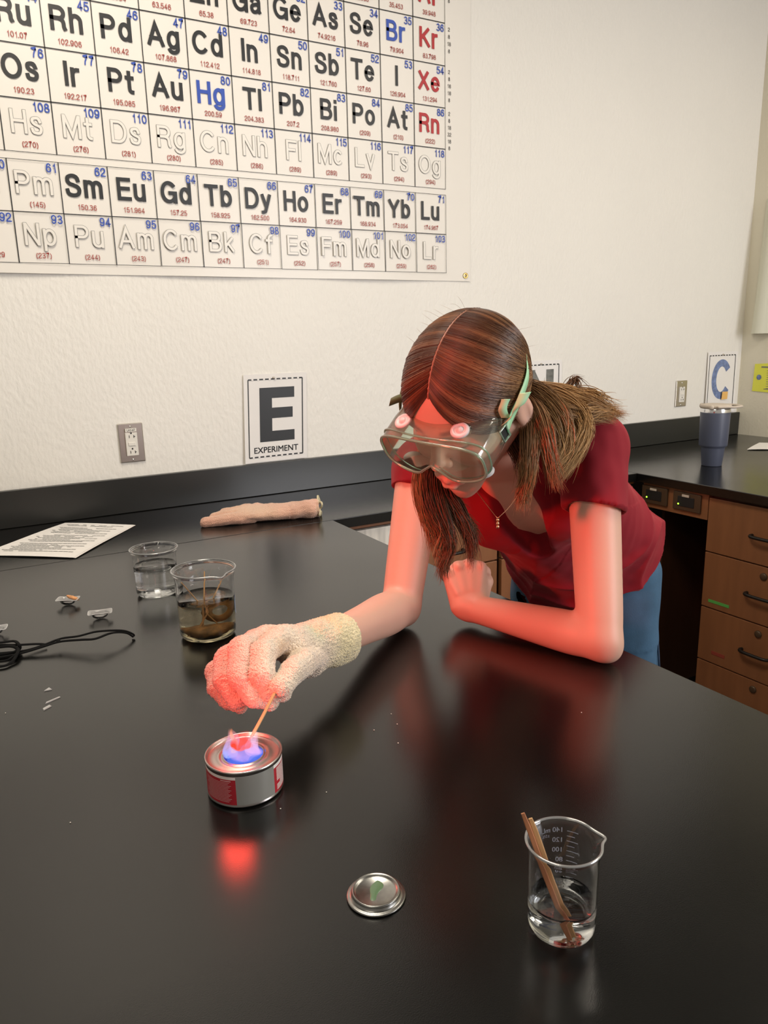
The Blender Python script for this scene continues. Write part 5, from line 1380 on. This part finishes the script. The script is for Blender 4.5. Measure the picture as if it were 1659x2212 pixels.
# left side, over the shoulder
def lock2(*a_, **k_): lock(a_[0], int(a_[1]*1.8), *a_[2:], **{'rad': .00062, **k_})
lock2([(1120, 862, 1.09, .012), (1140, 905, 1.075, .015), (1145, 960, 1.065, .016), (1140, 1020, 1.06, .013), (1130, 1070, 1.07, .007), (1126, 1100, 1.07, .001)], 240, MD, LT)
lock2([(1118, 850, 1.09, .014), (1152, 885, 1.075, .017), (1175, 940, 1.065, .018), (1190, 1000, 1.07, .012), (1204, 1056, 1.08, .002)], 260, MD, LT)
lock2([(1110, 840, 1.10, .02), (1160, 860, 1.09, .026), (1205, 910, 1.09, .026), (1215, 965, 1.09, .018), (1190, 1018, 1.08, .006)], 330, MD, GD)
lock2([(1110, 850, 1.12, .02), (1160, 850, 1.14, .021), (1215, 855, 1.15, .021), (1265, 868, 1.15, .016), (1310, 888, 1.16, .011), (1348, 897, 1.16, .004)], 330, LT, GD)
lock2([(1120, 860, 1.12, .02), (1180, 858, 1.13, .022), (1240, 888, 1.13, .022), (1262, 930, 1.12, .016), (1240, 985, 1.11, .010), (1205, 1030, 1.10, .003)], 330, LT, GD)
lock2([(1120, 880, 1.12, .02), (1190, 890, 1.12, .022), (1250, 900, 1.13, .020), (1290, 895, 1.14, .014), (1325, 900, 1.15, .006)], 200, MD, GD)
lock2([(1105, 860, 1.12, .02), (1130, 858, 1.15, .016), (1160, 846, 1.17, .012), (1190, 838, 1.17, .006)], 120, LT, GD, wave=.006)
lock2([(1190, 850, 1.15, .012), (1222, 842, 1.16, .010), (1240, 818, 1.16, .004), (1252, 832, 1.16, .004), (1250, 862, 1.15, .004)], 26, MD, MD, wave=.004)
lock2([(1200, 860, 1.15, .014), (1260, 850, 1.16, .014), (1300, 866, 1.16, .016), (1335, 880, 1.17, .016)], 60, LT, GD, wave=.006)
# nape filling
lock2([(1040, 850, 1.16, .03), (1080, 900, 1.15, .03), (1110, 940, 1.14, .026), (1130, 990, 1.14, .018), (1140, 1040, 1.13, .01)], 260, DK, MD)
# right side, hanging towards the bench
lock2([(955, 905, 1.17, .018), (915, 985, 1.17, .014), (905, 1040, 1.16, .013), (915, 1100, 1.16, .013), (932, 1150, 1.16, .009), (940, 1195, 1.16, .001)], 220, MD, LT)
lock2([(965, 930, 1.17, .02), (935, 1030, 1.16, .018), (940, 1090, 1.15, .020), (962, 1140, 1.15, .014), (972, 1180, 1.15, .008), (958, 1222, 1.15, .005), (954, 1246, 1.15, .001)], 300, DK, MD)
lock2([(975, 950, 1.17, .02), (960, 1050, 1.16, .018), (985, 1100, 1.16, .017), (1005, 1140, 1.16, .011), (1018, 1180, 1.16, .007), (1014, 1222, 1.16, .001)], 240, DK, MD)
lock2([(975, 960, 1.17, .015), (975, 1060, 1.17, .013), (1000, 1110, 1.17, .010), (1022, 1140, 1.17, .006), (1034, 1178, 1.17, .001)], 70, DK, MD)
lock2([(925, 1000, 1.16, .012), (935, 1100, 1.15, .014), (955, 1150, 1.15, .008), (948, 1190, 1.15, .003), (957, 1228, 1.15, .001)], 60, DK, LT)
strands_mesh('loose_hair', paths, cols, rads, person)['label'] = 'loose wavy brown hair with golden ends'
# flyaways on the crown
paths, cols, rads = [], [], []
for i in range(18):
    ph = math.radians(70+rs.rand()*60); s_ = 1 if rs.rand() < .5 else -1; th_ = rs.rand()*1.1
    d0 = np.array([math.cos(ph)*math.cos(th_), s_*math.sin(th_), math.sin(ph)*math.cos(th_)]); q0 = EC+d0*ER3
    t_ = np.linspace(0, 1, 12)[:, None]; dr = np.array([-.3*rs.rand()-.1, s_*.4+.3*rs.randn(), .2*rs.rand()])
    q = q0+dr*.045*t_+d0*.007*np.sin(t_*2.6)*rs.rand()
    paths.append(np.array(HC)+q @ RH); cols.append(shade(12, rs, MD, LT, .4)); rads.append(.00014)
strands_mesh('flyaway_hair', paths, cols, rads, person)['kind'] = 'stuff'

# ---- necklace
nk = thing('necklace', 'fine gold necklace with a small bar pendant hanging from the neck', 'necklace', tuple(P(1075, 1118, 1.12)))
NP = Vector(nk.location)
MB().tube([Vector(q)-NP for q in catmull([list(P(1150, 1020, 1.13)), list(P(1128, 1055, 1.12)), list(P(1100, 1095, 1.115)), list(P(1076, 1119, 1.11))], 24)], .0006, 5).build('chain', M['gold_chain'], nk, True)
MB().tube([Vector(q)-NP for q in catmull([list(P(1030, 1062, 1.15)), list(P(1048, 1086, 1.13)), list(P(1074, 1119, 1.11))], 20)], .0006, 5).build('chain', M['gold_chain'], nk, True)
for i in range(3):
    MB().lathe([(0, -.003), (.0022, -.002), (.0026, 0), (.0022, .002), (0, .003)], n=10).build('bead', M['gold_chain'], nk, True, mx=Matrix.Translation(P(1075, 1123+i*7.5, 1.108)-NP))

# ------------------------------------------------------------------ lift everything so that the floor is at z = 0
for o in list(S.objects):
    if o.parent is None: o.location.z += TH
